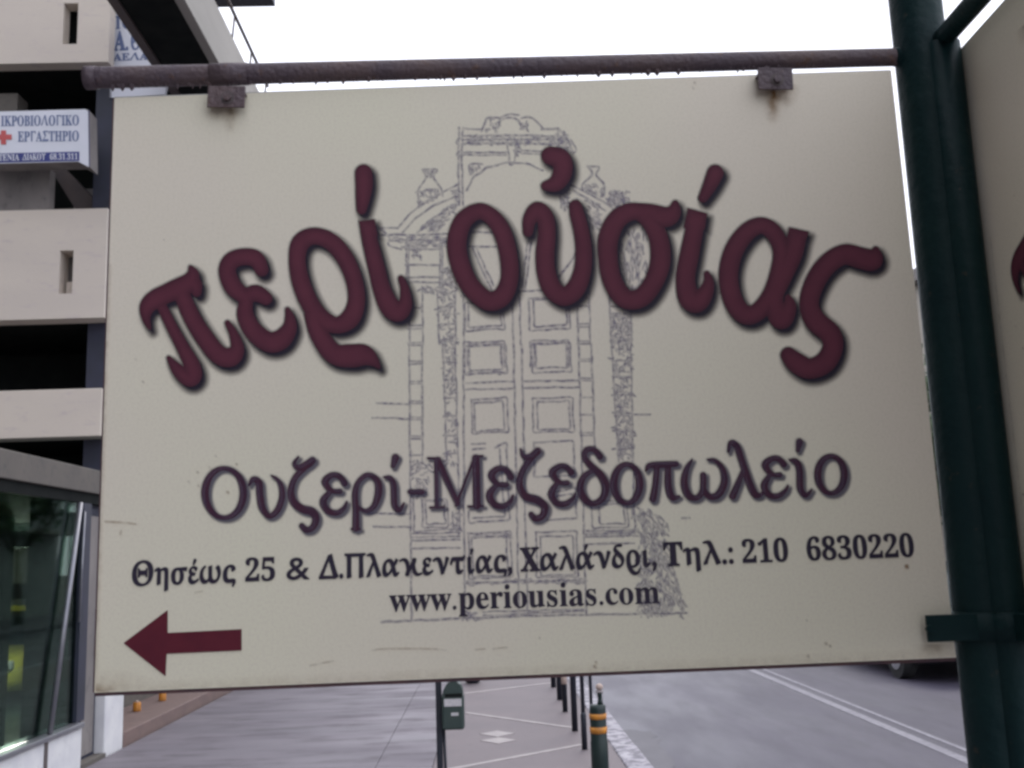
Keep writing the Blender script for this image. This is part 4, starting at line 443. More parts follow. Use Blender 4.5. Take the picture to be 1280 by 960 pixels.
SL = -.0373
base = lambda x: 731.5 + SL * (x - 179)
def make_artwork(parent):
    # title lettering
    f = Field(150, 160, 1130, 510, .9)
    for p, c in title: f.stroke([(q[0], q[1], q[2] * .94) for q in p], bool(c))
    for T, q in ((A1, [(927, 291), (984, 285), (995, 345), (938, 350)]), (A3, [(180, 243), (250, 262), (241, 320), (165, 315)]), (A3, [(560, 315), (631, 331), (612, 385), (546, 370)])): f.poly([[(a, b) for a, b in T(q)]], .4, pad=12)
    link('title_lettering', fill_mesh('title_lettering', f.loops(), .0009), M_title, parent, label='large maroon brush style title lettering rising in an arc')
    def shadow(fld, dx, dy, soft, mid, gain):
        k = int(round(dx / fld.step)), int(round(dy / fld.step)); s2 = np.roll(fld.d, (k[1], k[0]), (0, 1))
        return np.maximum(np.clip(mid - s2 / soft, 0, 1) ** 1.3 * gain, np.clip(.55 - fld.d / 4.0, 0, 1) * .8)
    rim = np.where(f.d < 0, np.exp(-(f.d / 5.0) ** 2), np.exp(-(f.d / 1.5) ** 2)) * .22; rim[(f.d > 4.5) | (f.d < -11)] = 0
    link('title_rim_print', soft_mesh('title_rim_print', 150, 160, .9, rim, .0012), M_shadow, parent)
    d = shadow(f, 4.6, 5.0, 10.0, .75, .95)[::2, ::2]
    link('title_shadow_print', soft_mesh('title_shadow_print', 150, 160, 1.8, d, .0006), M_shadow, parent)
    f = Field(240, 535, 1070, 680, .6)
    for p, c in sub: f.stroke([(q[0], q[1], q[2] * .88) for q in p], bool(c), smooth=len(p) > 2, pad=8)
    link('subtitle_lettering', fill_mesh('subtitle_lettering', f.loops(), .0009), M_sub, parent, label='dark plum serif lettering across the middle')
    k = 3.4
    d = shadow(f, 3.0, 2.8, 3.4, .95, .68)[::2, ::2]
    link('subtitle_shadow_print', soft_mesh('subtitle_shadow_print', 240, 535, 1.2, d, .0006), M_subsh, parent)
    sh_ = np.roll(f.d, (int(round(2.6 / f.step)), int(round(3.0 / f.step))), (0, 1))
    sheen = np.exp(-(sh_ / 1.0) ** 2) * (f.d < -1.2) * .26
    link('subtitle_sheen_print', soft_mesh('subtitle_sheen_print', 240, 535, .6, sheen, .0012), M_sheen, parent)
    # address lines
    f = Field(155, 655, 1155, 750, .55)
    for t, a, b in (('Θησέως', 165.6, 294), ('25', 307, 343.6), ('&', 358.4, 386.7), ('Δ.Πλαϰεντίας,', 399.3, 639.8), ('Χαλάνδϱι,', 651.5, 820.3),
                    ('Τηλ.:', 831, 916.5), ('210', 928.8, 985.6), ('6830220', 1009.7, 1143)):
        isd = t[0].isdigit() or t == '&'
        word(f, t, a, b, base(a), SL, 29.5 if not isd else 28.5, .25 if isd else .75)
    link('address_lettering', fill_mesh('address_lettering', f.loops(), .0009), M_navy, parent, label='navy serif address and telephone lettering')
    d = np.clip(.5 - f.d / 2.2, 0, 1)[::2, ::2] * .55
    link('address_soft_edge', soft_mesh('address_soft_edge', 155, 655, 1.1, d, .0006), M_shadow, parent)
    f = Field(478, 725, 835, 780, .55)
    word(f, 'www.periousias.com', 487, 824.6, 764.3, -.031, 30, .25)
    link('web_lettering', fill_mesh('web_lettering', f.loops(), .0009), M_navy, parent, label='navy serif web address lettering')
    # arrow
    Z = S(120, 640, 2.370)
    f = Field(145, 750, 312, 855, .8)
    f.poly([[(a, b) for a, b in Z([(82, 388), (213, 290), (213, 358), (432, 347), (432, 410), (210, 420), (207, 487)])]])
    link('arrow', fill_mesh('arrow', f.loops(), .0009), M_arrow, parent, label='maroon arrow pointing left')
    # drawing of a church door
    f = Field(455, 135, 875, 790, .75); R = random.Random(5)
    C = S(460, 130, 3); E = S(460, 430, 2.667)
    def ln(T, pts, w=1.0, closed=False, dens=1.0):
        q = T(pts)
        if closed: q = q + q[:1]
        out = []
        for (ax, ay), (bx, by) in zip(q, q[1:]):
            L = math.hypot(bx - ax, by - ay); n = max(1, int(L / 9))
            for k in range(n):
                t = k / n; out.append((ax + (bx - ax) * t + R.uniform(-.6, .6), ay + (by - ay) * t + R.uniform(-.6, .6), w * R.uniform(.35, .95)))
        out.append(q[-1] + (w * .6,)); f.stroke(out, pad=2.5)
    def rect(T, a, b, c, d, w=1.0, sk=0): ln(T, [(a, b), (c, b - sk), (c + 6, d - sk), (a + 4, d), (a, b)], w)
    def hatch(T, poly, n, L=8, w=.7, ang=None):
        q = T(poly); xs = [p[0] for p in q]; ys = [p[1] for p in q]; k = 0
        while k < n:
            x = R.uniform(min(xs), max(xs)); y = R.uniform(min(ys), max(ys)); ins = False
            for (ax, ay), (bx, by) in zip(q, q[1:] + q[:1]):
                if (ay > y) != (by > y) and x < (bx - ax) * (y - ay) / (by - ay) + ax: ins = not ins
            if not ins: continue
            a = R.choice(ang) + R.uniform(-.3, .3) if ang else R.uniform(0, math.pi); l = L * R.uniform(.4, 1)
            f.stroke([(x, y, w * .6), (x + l * math.cos(a) * .5, y + l * math.sin(a) * .5 + R.uniform(-1, 1), w), (x + l * math.cos(a), y + l * math.sin(a), w * .4)], pad=2); k += 1
    # crest, attic and arch
    ln(C, [(425, 102), (437, 70), (452, 52), (490, 52)]); ln(C, [(500, 48), (530, 40), (565, 42)]); ln(C, [(575, 55), (605, 48), (630, 62), (655, 90)])
    ln(C, [(488, 92), (498, 62), (532, 50), (560, 60), (577, 90)], 1.2); hatch(C, [(440, 95), (470, 50), (500, 50), (490, 95)], 16, 6); hatch(C, [(575, 50), (600, 50), (600, 90), (575, 95)], 8, 6)
    ln(C, [(355, 92), (430, 96)]); ln(C, [(650, 95), (712, 92)])
    for y in (120, 135, 150): ln(C, [(352, y), (515, y - 1), (712, y)], 1.1)
    hatch(C, [(352, 120), (712, 118), (712, 152), (352, 152)], 90, 7, .8, [0, .5])
    for y in (182, 192): ln(C, [(340, y), (518, y)], 1.0); ln(C, [(575, y - 8), (650, y - 4)], 1)
    for x in (342, 356): ln(C, [(x, 90), (x - 4, 200), (x, 380)], 1.1)
    ln(C, [(342, 128), (330, 145), (342, 155)]); ln(C, [(342, 180), (332, 190), (342, 198)])
    ln(C, [(520, 140), (532, 226), (546, 226), (568, 145)]); hatch(C, [(548, 142), (572, 142), (560, 180), (550, 190)], 16, 6, 1)
    ln(C, [(370, 325), (398, 275), (445, 240), (520, 220), (600, 226), (655, 250)], 1.1); ln(C, [(385, 265), (384, 226), (430, 226)]); hatch(C, [(384, 228), (425, 228), (384, 262)], 12, 5)
    hatch(C, [(710, 92), (735, 100), (757, 140), (757, 190), (735, 180), (712, 160)], 60, 7, .8); ln(C, [(712, 90), (712, 160)]); ln(C, [(757, 130), (782, 170), (770, 185)])
    hatch(C, [(725, 290), (752, 290), (752, 385), (725, 385)], 40, 7, .8); ln(C, [(725, 300), (725, 390)]); ln(C, [(745, 300), (748, 390)])
    # urns, bush
    ln(C, [(205, 247), (258, 247), (245, 275), (272, 318), (280, 345)]); ln(C, [(208, 250), (216, 278), (188, 320), (192, 390)]); hatch(C, [(190, 318), (272, 318), (265, 345), (195, 385)], 40, 6, .6); hatch(C, [(208, 248), (255, 248), (240, 275), (218, 275)], 12, 5)
    ln(C, [(825, 237), (866, 237), (855, 265), (886, 302), (884, 345)]); ln(C, [(830, 240), (838, 268), (805, 300), (806, 325)]); hatch(C, [(808, 300), (884, 300), (880, 345), (830, 335)], 30, 6, .6)
    hatch(C, [(905, 325), (940, 315), (975, 330), (978, 365), (940, 385), (900, 370)], 80, 6, .9)
    # pediments
    ln(C, [(110, 468), (150, 418), (215, 368), (280, 330), (342, 302)], 1.1); ln(C, [(130, 482), (178, 430), (240, 385), (330, 345)], 1.1); ln(C, [(185, 485), (228, 440), (290, 400), (300, 385)])
    hatch(C, [(190, 480), (235, 440), (290, 400), (270, 480)], 50, 9, .6, [-.6, -.9]); hatch(C, [(310, 330), (345, 300), (335, 380), (300, 440)], 26, 8, .8)
    ln(C, [(765, 305), (830, 338), (900, 378), (965, 430)], 1.1); ln(C, [(770, 325), (830, 360), (890, 400)]); hatch(C, [(770, 330), (860, 370), (870, 470), (800, 460)], 50, 9, .6, [.6, .9])
    ln(C, [(45, 465), (110, 466)], 1.1); ln(C, [(48, 490), (160, 492), (300, 487)], 1.2); ln(C, [(45, 465), (78, 500), (78, 528), (125, 545)], 1.1); ln(C, [(80, 512), (290, 512)], 1); hatch(C, [(80, 500), (290, 495), (290, 540), (130, 540)], 70, 9, .6, [0])
    for y in (545, 604, 650, 668): ln(C, [(142, y), (272, y)], 1)
    for x in (145, 152, 270, 278, 330): ln(C, [(x, 500), (x, 700)], .9)
    hatch(C, [(165, 540), (195, 540), (195, 575), (165, 575)], 14, 6, .8); hatch(C, [(200, 680), (270, 680), (270, 705), (200, 705)], 20, 8, .7); hatch(C, [(280, 610), (325, 610), (325, 700), (280, 700)], 34, 8, .7)
    # lunette of the door
    ln(C, [(380, 482), (480, 482)]); ln(C, [(380, 535), (480, 535)]); ln(C, [(392, 540), (465, 700)], 1.2); ln(C, [(405, 540), (470, 680)]); ln(C, [(780, 560), (708, 660)], 1.2); ln(C, [(600, 510), (578, 690)], 1.1); ln(C, [(612, 520), (590, 690)])
    ln(C, [(575, 702), (680, 700)]); ln(C, [(350, 720), (545, 712)])
    hatch(C, [(945, 470), (1045, 430), (1045, 690), (955, 690)], 90, 14, .6, [1.4, 1.7])
    # columns (upper run, then lower run)
    for xa, xb in ((150, 158), (204, 206), (258, 268), (327, 330), (355, 362), (540, 545), (568, 572), (782, 790), (830, 832), (905, 912), (985, 988)): ln(C, [(xa, 700), (xb, 900)], .9)
    for y in (765, 830, 842, 895, 905): ln(C, [(152, y), (205, y)], .8); ln(C, [(785, y - 6), (832, y - 6)], .8)
    for y in (760, 825, 890): ln(C, [(268, y), (325, y)], .8); ln(C, [(908, y), (985, y)], .8)
    hatch(C, [(268, 700), (325, 700), (328, 900), (270, 900)], 70, 7, .7); hatch(C, [(915, 780), (985, 780), (988, 900), (915, 900)], 100, 7, .7)
    for a, b, c, d in ((362, 745, 505, 850), (376, 748, 495, 838), (603, 730, 752, 850), (620, 735, 740, 835)): rect(C, a, b, c, d, 1.1, 8)
    for a, b, c, d in ((362, 895, 510, 985), (375, 905, 500, 985), (610, 890, 750, 985), (625, 900, 742, 985)): ln(C, [(a, d), (a, b), (c, b - 4), (c + 3, d)], 1.1)
    cols = ((137, 145, 920), (180, 182, 400), (250, 262, 400), (290, 306, 620), (318, 322, 910), (485, 503, 905), (512, 532, 905), (702, 728, 905), (745, 756, 345), (812, 836, 390), (875, 890, 640))
    for xa, xb, y in cols: ln(E, [(xa, 0), ((xa + xb) / 2, y / 2), (xb, y)], 1.0)
    for y in (58, 66, 125, 132, 190, 198, 245, 252, 308, 316, 370): ln(E, [(140, y), (182, y)], .8)
    for y in (62, 120, 180, 240, 305, 365): ln(E, [(253, y), (295, y)], .9)
    for y in (50, 58, 115, 122, 178, 236, 296, 304): ln(E, [(708, y), (748, y)], .8)
    for y in (55, 110, 170, 230, 290, 350): ln(E, [(815, y), (880, y)], .9)
    hatch(E, [(252, 0), (292, 0), (302, 400), (262, 400)], 90, 7, .65); hatch(E, [(815, 0), (875, 0), (888, 380), (832, 380)], 210, 7, .75)
    hatch(E, [(145, 385), (205, 385), (200, 500), (150, 500)], 50, 8, .6)
    for a, b, c, d, sk in ((320, 8, 458, 100, 6), (336, 8, 440, 88, 4), (345, 186, 462, 298, 6), (354, 196, 448, 290, 5), (335, 632, 474, 782, 6), (346, 645, 460, 775, 4),
                           (545, 0, 672, 95, 4), (558, 0, 660, 80, 3), (548, 182, 680, 295, 4), (564, 194, 668, 285, 3), (552, 328, 684, 442, 4), (560, 628, 694, 778, 4), (574, 642, 682, 772, 3)): rect(E, a, b, c, d, 1.0, sk)
    hatch(E, [(345, 630), (470, 630), (470, 645), (345, 645)], 24, 8, .6, [0]); hatch(E, [(325, 88), (440, 88), (440, 100), (325, 100)], 14, 8, .6, [0])
    ln(E, [(345, 335), (390, 332)]); ln(E, [(348, 350), (390, 348)]); ln(E, [(425, 345), (462, 330), (470, 585), (340, 595), (335, 560)], 1.1); ln(E, [(440, 350), (455, 575), (350, 580)]); ln(E, [(600, 500), (690, 480), (695, 580), (600, 588)]); ln(E, [(610, 510), (680, 500)])
    for y in (130, 152): ln(E, [(325, y), (488, y - 4)], 1.1); ln(E, [(515, y - 5), (705, y - 8)], 1.1)
    for y, x in ((199, 30), (247, 15), (609, 20), (565, 0)): ln(E, [(x, y), (140, y + 2)], 1.0)
    ln(E, [(890, 234), (940, 235)]); ln(E, [(1045, 580), (1072, 580)], 1.1)
    rect(E, 180, 520, 262, 612, 1, 2); rect(E, 192, 525, 252, 600, 1, 2); ln(E, [(150, 500), (155, 625), (285, 615), (282, 560)]); hatch(E, [(285, 560), (305, 560), (310, 640), (285, 620)], 24, 7, .7)
    for y in (632, 645, 655, 683): ln(E, [(146, y), (306, y - 3)], 1.1)
    rect(E, 770, 535, 850, 600, 1, 2); rect(E, 745, 525, 862, 612, 1, 2)
    for y in (624, 634, 642, 668): ln(E, [(728, y), (888, y - 4)], 1.1)
    hatch(E, [(730, 622), (885, 618), (885, 640), (730, 640)], 40, 9, .6, [0])
    ln(E, [(320, 797), (520, 792), (720, 788)], 1.2); hatch(E, [(320, 790), (720, 782), (720, 797), (320, 802)], 60, 9, .6, [0])
    ln(E, [(45, 927), (320, 914), (560, 905), (900, 900), (1062, 897)], 1.3); ln(E, [(385, 893), (720, 885)], 1); ln(E, [(385, 905), (720, 890)], 1); hatch(E, [(318, 890), (380, 890), (380, 915), (318, 915)], 22, 6, .9)
    hatch(E, [(880, 540), (930, 545), (1000, 590), (985, 640), (1000, 700), (1035, 800), (1062, 897), (905, 900), (900, 650)], 430, 10, .62, [1.2, 1.9, .8])
    d = np.clip(.72 - f.d / 2.0, 0, 1) * .66
    link('door_drawing', soft_mesh('door_drawing', 455, 135, .75, d, .0003), M_sketch, parent, label='faint grey blue line drawing of an arched church door')
    # scratches, rust spots and the rusty drips
    f = Field(120, 95, 1195, 870, 1.25)
    Z8 = S(640, 640, 2.2857)
    def mk(pts): f.stroke(pts, pad=4)
    mk([(132, 652, .9), (150, 653, 1.0), (170, 655, .8)]); mk([(152, 663, .8), (151, 668, .9)]); mk([(388, 832, .3), (402, 829, .6), (418, 826, .2)])
    mk([(466, 813, .3), (482, 811, .6), (540, 811, .5), (558, 813, .2)]); mk([(594, 812, .3), (606, 811, .4)]); mk([(616, 811, .3), (634, 809, .5)]); mk([(244, 741, .6), (253, 739, .8)])
    for x, y, r in ((1133, 708, 2.8), (1032, 804, 1.9), (1037, 807, 1.2), (1010, 820, 1.8), (1008, 775, .7), (170, 449, .8), (179, 477, 1), (744, 833, 2.4), (745, 828, 1.6), (205, 300, .5), (674, 797, .6),
                    (236, 602, 1), (247, 590, 1.1), (262, 584, .8), (285, 615, 1.3), (296, 580, .9), (248, 607, .8), (270, 570, .7), (868, 104, 1.2), (866, 110, 1)): mk([(x, y, r), (x + .8, y + 1.2, r * .7)])
    d = np.clip(.5 - f.d / 2.0, 0, 1) * .6
    j, i = np.indices(f.d.shape); X = 120 + i * 1.25; Y = 95 + j * 1.25
    for cx, y0, L, w, g in ((966, 112, 44, 7, .95), (975, 112, 24, 15, .6), (288, 134, 34, 6, .6), (276, 134, 20, 14, .4), (1165, 812, 14, 16, .3)):
        d = np.maximum(d, g * np.exp(-((X - cx) / w) ** 2) * np.clip(1 - (Y - y0) / L, 0, 1) * (Y > y0 - 6))
    d = np.maximum(d, np.clip(1 - (866 - .0409 * (X - 118) - Y) / 16.0, 0, 1) * .14)
    edge = X - (143 - .0336 * (Y - 122)); d = np.maximum(d, np.clip(1 - edge / 5.0, 0, 1) * .30 * (Y > 330) * (edge > 0))
    bot = (866 - .0409 * (X - 118)) - Y; d = np.maximum(d, .75 * np.exp(-np.hypot(edge / 26, bot / 9)) * (edge > 0) * (bot > 0))
    d[(edge < 1) | (bot < 1.5) | (Y < 122 - .035 * (X - 143) + 2) | (X > 1114 + .1104 * (Y - 88) - 2)] = 0
    d[d < .03] = 0
    link('rust_stain', soft_mesh('rust_stain', 120, 95, 1.25, d, .0012), M_stain, parent, label='rusty brown spots and scratches', kind='stuff')
M_title = mat('maroon_print', (.120, .032, .050, 1), (.105, .028, .045, 1), rough=.6, scale=30, spec=.12)
M_sub = mat('plum_print', (.066, .024, .042, 1), (.052, .024, .045, 1), rough=.6, spec=.12, scale=60)
M_navy = mat('navy_print', (.042, .032, .050, 1), (.034, .030, .050, 1), rough=.6, spec=.12, scale=60)
M_arrow = mat('arrow_print', (.118, .020, .032, 1), (.10, .017, .029, 1), rough=.6, spec=.12, scale=40)
M_shadow = ink_mat('navy_shadow_ink', (.026, .021, .034, 1))
M_subsh = ink_mat('slate_shadow_ink', (.075, .07, .12, 1))
M_sheen = ink_mat('pale_slate_ink', (.24, .22, .30, 1))
M_sketch = ink_mat('blue_grey_sketch_ink', (.24, .22, .30, 1), noise=160)
M_stain = ink_mat('rust_brown', (.27, .14, .045, 1), rough=.8, noise=90)
M_panel = mat('cream_sign_face', (.735, .705, .55, 1), (.735, .675, .56, 1), rough=.55, scale=1.7, lo=.42, hi=.58, detail=2, c3=(.66, .61, .49, 1), s3=300, lo3=.45, hi3=.75, bump=.04, bscale=400, spec=.3)
M_edge = mat('rusty_panel_edge', (.05, .025, .035, 1), (.09, .04, .04, 1), rough=.7, scale=30)

def make_sign(o):
    tl, tr, br, bl = [Vector(loc(*p)) for p in ((143, 122), (1114, 88), (1195, 822), (118, 866))]
    m = MB(); bk = Vector((0, .010, 0))
    m.prism([tl, tr, br, bl], bk); panel = m.build('panel', M_panel, o)
    # lip folded round the back of the sheet
    m = MB(); e = Vector((0, 0, -.0042)); y = Vector((0, .0015, 0))
    m.prism([bl + y + Vector((0, 0, -.0002)), br + y + Vector((0, 0, -.0002)), br + y + e, bl + y + e], (0, .014, 0)); m.build('bottom_lip', M_edge, o)
    m = MB(); e = Vector((-.0025, 0, 0)); q = Vector((-.0002, 0, 0))
    m.prism([tl + y + e, tl + y + q, bl + y + q, bl + y + e], (0, .014, 0)); m.build('side_lip', M_edge, o)
    m = MB(); z = Vector((0, 0, .0002)); e = Vector((0, 0, .0016))
    m.prism([tl + y + z, tr + y + z, tr + y + e, tl + y + e], (0, .012, 0)); m.build('top_lip', M['alu'], o)
    make_artwork(o)

sign = empty('hanging_sign', TLw, label='cream restaurant sign with maroon Greek title, church door drawing and left arrow', cat='sign')
make_sign(sign)

# ================================================================== ground and street
KX0, KX1, ROADX = 1.02, 1.22, 6.9
MID = -0.47                      # joint between the concrete strip and the tiled strip
WALLX = -3.45                    # shop front line
m = MB()
m.sheet(-3.5, 900, -400, 1500, -.17); m.sheet(-900, -14.2, -400, 1500, -.17); m.sheet(-14.2, -3.5, -400, 3.9, -.17); m.sheet(-14.2, -3.5, 22.2, 1500, -.17)
m.build('ground', M['soil'], kind='structure')
m = MB(); m.sheet(KX1 + .002, ROADX, -30, 400, -.13); m.build('road', M['asphalt'], kind='structure')
# near pavement: concrete strip in long bays, tiled strip beside the kerb
pav = empty('pavement', (0, 0, 0), kind='structure')
m = MB()
for x0, x1 in ((WALLX + .05, -.934), (-.930, MID - .003)):
    y = -8.0
    while y < 120: m.box(x0, x1, y, y + 3.994, -.165, 0, .004); y += 4.0
m.build('concrete_bay', M['walk'], pav, kind='stuff')
m = MB(); m.box(MID + .003, KX0 - .003, -8, 120, -.165, -.001); m.build('tiled_strip', M['tile'], pav)
for i in range(46):
    m = MB(); y = -6 + i * 1.0; m.box(KX0, KX1, y, y + .992, -.165, .004 + .003 * (i % 3), .012); m.build('kerb_stone', M['kerb'], pav)
def gline(a, b, w, z=.004, extra=()):
    p, q = on_z(*a), on_z(*b); d = (q - p).normalized(); n = Vector((-d.y, d.x, 0)) * w / 2
    return [Vector((v.x, v.y, z)) for v in (p - n, q - n, q + n, p + n)]
for a, b, w in (((582, 891), (716, 909.9), .062), ((520, 969.5), (727, 931), .062), ((580, 867), (692, 853.5), .075), ((592, 849), (690, 843), .08)):
    m = MB(); m.prism(gline(a, b, w, .0035), (0, 0, -.004)); m.build('inlay_strip', M['inlay'], pav)
for cx, cy, hw, hh in ((621.3, 917.6, 22, 3.9), (622.8, 926, 22.5, 3.9)):
    m = MB(); m.prism([Vector((p.x, p.y, .0035)) for p in (on_z(cx - hw, cy), on_z(cx, cy + hh), on_z(cx + hw, cy - .6), on_z(cx, cy - hh))], (0, 0, -.004)); m.build('inlay_diamond', M['inlay'], pav)
# the pattern goes on down the street at the same pace
for k in range(5):
    y = 22 + 7 * k
    for s in (0, 3.5):
        a, b = ((MID + .05, y + s), (KX0 - .05, y + s + 2.2 * (1 if s else -1)))
        d = Vector((b[0] - a[0], b[1] - a[1], 0)).normalized(); n = Vector((-d.y, d.x, 0)) * .035
        A = Vector((a[0], a[1], .0035)); B_ = Vector((b[0], b[1], .0035)); m = MB(); m.prism([A - n, B_ - n, B_ + n, A + n], (0, 0, -.004)); m.build('inlay_strip', M['inlay'], pav)
# far pavement and markings
m = MB(); m.box(ROADX + .002, 10.5, -20, 200, -.165, 0, .01); m.build('far_pavement', M['walk'], kind='structure')
cl = [on_z(935, 836, -.13), on_z(1210, 952, -.13)]; dx = (cl[0].x - cl[1].x) / (cl[0].y - cl[1].y)
cx_at = lambda y: cl[1].x + dx * (y - cl[1].y)
rm = empty('road_marking', (0, 0, 0), kind='structure')
for o_, w in ((0, .105), (.19, .055)):
    m = MB(); m.prism([Vector((cx_at(-4) + o_ - w / 2, -4, -.126)), Vector((cx_at(-4) + o_ + w / 2, -4, -.126)), Vector((cx_at(60) + o_ + w / 2, 60, -.126)), Vector((cx_at(60) + o_ - w / 2, 60, -.126))], (0, 0, -.003)); m.build('centre_line', M['line'], rm)
# dark resurfaced patch in the gutter, irregular edge
R2 = random.Random(3)
def blot(name, pts, z, material, jag=.05, n=14):
    P3 = [on_z(a, b, -.13) for a, b in pts]; out = []
    for p, q in zip(P3, P3[1:] + P3[:1]):
        for k in range(n):
            t = k / n; out.append(Vector((p.x + (q.x - p.x) * t + R2.uniform(-jag, jag), p.y + (q.y - p.y) * t + R2.uniform(-jag, jag), z)))
    m = MB(); m.quad(*out); return m.build(name, material, kind='structure')
blot('asphalt_patch', [(770, 911), (815, 915), (842, 960), (862, 1010), (812, 1010), (788, 940)], -.1275, M['wet'], .05, 16)

# ================================================================== hanging sign support: pole, crossbars and clamps
post = empty('sign_post', (0, 0, 0), label='dark green steel pole with crossbars and clamps carrying two signs', cat='sign post')
pc = on_y(1196, 480, D + .012); PR = .0335
pc_top, pc_bot = 3.2, 0.0
m = MB(); m.tube((pc.x, pc.y, pc_bot - .1), (pc.x, pc.y, pc_top), PR, n=40, rings=8, wob=.0008)
m.build('pole', M['green'], post)
tc = on_y(1225, 480, D - .012)
m = MB(); m.tube((tc.x, tc.y, -.1), (tc.x, tc.y, on_y(1190, 62, D).z), .0225, n=28, rings=8, wob=.001); m.build('side_tube', M['green'], post)
m = MB(); m.tube((pc.x, pc.y, 0), (pc.x, pc.y, .012), .09, n=28); m.build('base_plate', M['green'], post)
# crossbar over the first sign
a = on_y(110, 97.5, D - .004); b = Vector((pc.x - .01, pc.y, on_y(1140, 65.5, D).z))
m = MB(); m.tube(a, b, .0137, .0118, n=28, rings=60, wob=.012); bar = m.build('crossbar', M['rust'], post)
m = MB(); m.tube(a + Vector((-.003, 0, 0)), a + Vector((.012, 0, 0)), .0148, n=24); m.build('end_cap', M['rust'], bar)
# weld where the bar meets the pole
m = MB(); m.tube(a.lerp(b, .975), b, .0122, .0165, n=20); m.build('weld_collar', M['green'], post)
# second crossbar runs towards the camera over the second sign
b0 = on_y(1192, 55, D + .0); zz = on_y(1192, 57, D).z
b1 = Vector((on_y(1212, 480, D).x + .006, -.6, zz)); b0 = Vector((b1.x, D + .01, zz))
m = MB(); m.tube(b0, b1, .0135, n=24, rings=40, wob=.01); m.build('crossbar', M['green'], post)
# tabs with bolts
for (x0, y0, x1, y1, mt) in ((259, 107, 308, 137, 'rust'), (945, 84, 992, 115, 'rust')):
    p = on_y((x0 + x1) / 2, (y0 + y1) / 2, D - .012); w = (x1 - x0) * D / F; h = (y1 - y0) * D / F
    m = MB(); m.box(p.x - w / 2, p.x + w / 2, D - .0155, D - .0125, p.z - h / 2, p.z + h / 2, .0012, rot=Matrix.Rotation(.034, 3, 'Y'))
    tb = m.build('bracket_tab', M[mt], post)
    t0 = (p.x - w / 2 - a.x) / (b.x - a.x); t1 = (p.x + w / 2 - a.x) / (b.x - a.x)
    if x0 < 600: m = MB(); m.tube(a.lerp(b, t0), a.lerp(b, t1), .0145, n=26); m.build('wrap', M[mt], tb)
    m = MB(); m.tube((p.x + .002, D - .0158, p.z - .002), (p.x + .002, D - .021, p.z - .002), .0056, n=6); m.build('bolt', M['rust'], tb)
    m = MB(); m.tube((p.x + .002, D - .0156, p.z - .002), (p.x + .002, D - .0165, p.z - .002), .0085, n=18); m.build('washer', M['brown'], tb)
    m = MB(); m.box(p.x - w / 2 + .001, p.x + w / 2 - .001, D - .0125, D - .0005, p.z + h / 2 - .009, p.z + h / 2 - .006); m.build('spacer', M[mt], tb)
# lower clamp
c0 = on_y(1158, 788, D - .04); c1 = on_y(1272, 790, D - .04)
m = MB(); m.box(on_y(1158, 788, D - .016).x, pc.x - .02, D - .019, D - .0145, c0.z - .0155, c0.z + .0155, .001)
cl_ = m.build('clamp_strap', M['green'], post)
m = MB(); m.tube((pc.x, pc.y, c0.z - .0165), (pc.x, pc.y, c0.z + .0165), PR + .004, n=32); m.build('clamp_ring', M['green'], post)
m = MB(); m.tube((tc.x, tc.y, c0.z - .0165), (tc.x, tc.y, c0.z + .0165), .0260, n=24); m.build('clamp_ring', M['green'], post)
m = MB(); m.box(tc.x - .004, tc.x + .03, tc.y - .1, tc.y - .018, c0.z - .0155, c0.z + .0155, .001); m.build('clamp_strap', M['green'], post)
m = MB(); m.tube((c0.x + .012, D - .0192, c0.z), (c0.x + .012, D - .024, c0.z), .005, n=6); m.build('bolt', M['green'], cl_)
# ragged rust and water beads under the first crossbar
m = MB(); R3 = random.Random(9); t = 0.03
while t < .985:
    p = a.lerp(b, t); L = R3.choice([.001, .002, .0025, .004]) if t < .82 else .001; w = R3.uniform(.0018, .005)
    c = p + Vector((0, -.002, -.0128 + t * .0018))
    m.lathe(c + Vector((0, 0, -L)), [(.0002, -L * .9), (w * .45, -L * .3), (w * .8, L * .5), (w, L + .001)], 7); t += R3.uniform(.004, .016)
m.build('rust_flake', M['rust'], post, kind='stuff')

# second sign, same make, turned a quarter round the pole towards the camera
second = copy_tree(sign)
second.location = (on_y(1255, 480, D - .03).x, D - .012, TLw.z + .034); second.rotation_euler = (0, 0, -math.pi / 2)
tag(second, 'shaded cream sign on the far right, turned side-on behind the green pole', 'sign')
for ch in kids(second):
    if not (ch.name.startswith('panel') or 'lip' in ch.name): ch.location.x += .026; ch.location.z -= .040
sign['group'] = second['group'] = 'restaurant signs clamped to the green pole'

# ================================================================== apartment building on the left
YF = 12.3
bld = empty('apartment_building', (-6, YF, 0), label='pinkish concrete apartment building with slotted balcony parapets above the shop', cat='building')
bl = Vector(bld.location)
class BB(MB):
    def build(s, name, mt, parent, **k):
        o = MB.build(s, name, mt, None, **k); o.parent = parent
        q = parent; off = Vector((0, 0, 0))
        while q is not None: off += Vector(q.location); q = q.parent
        o.matrix_parent_inverse = Matrix.Translation(-off) if False else o.matrix_parent_inverse
        o.location = -off; return o
def fr(x0, y0, x1, y1, Y):
    xm, ym = (x0 + x1) / 2, (y0 + y1) / 2
    return on_y(x0, ym, Y).x, on_y(x1, ym, Y).x, on_y(xm, y1, Y).z, on_y(xm, y0, Y).z      # x left, x right, z low, z high
def part(name, mt, box, Y0, Y1, parent=bld, bev=.0, **k):
    m = BB(); m.box(box[0], box[1], Y0, Y1, box[2], box[3], bev); return m.build(name, mt, parent, **k)
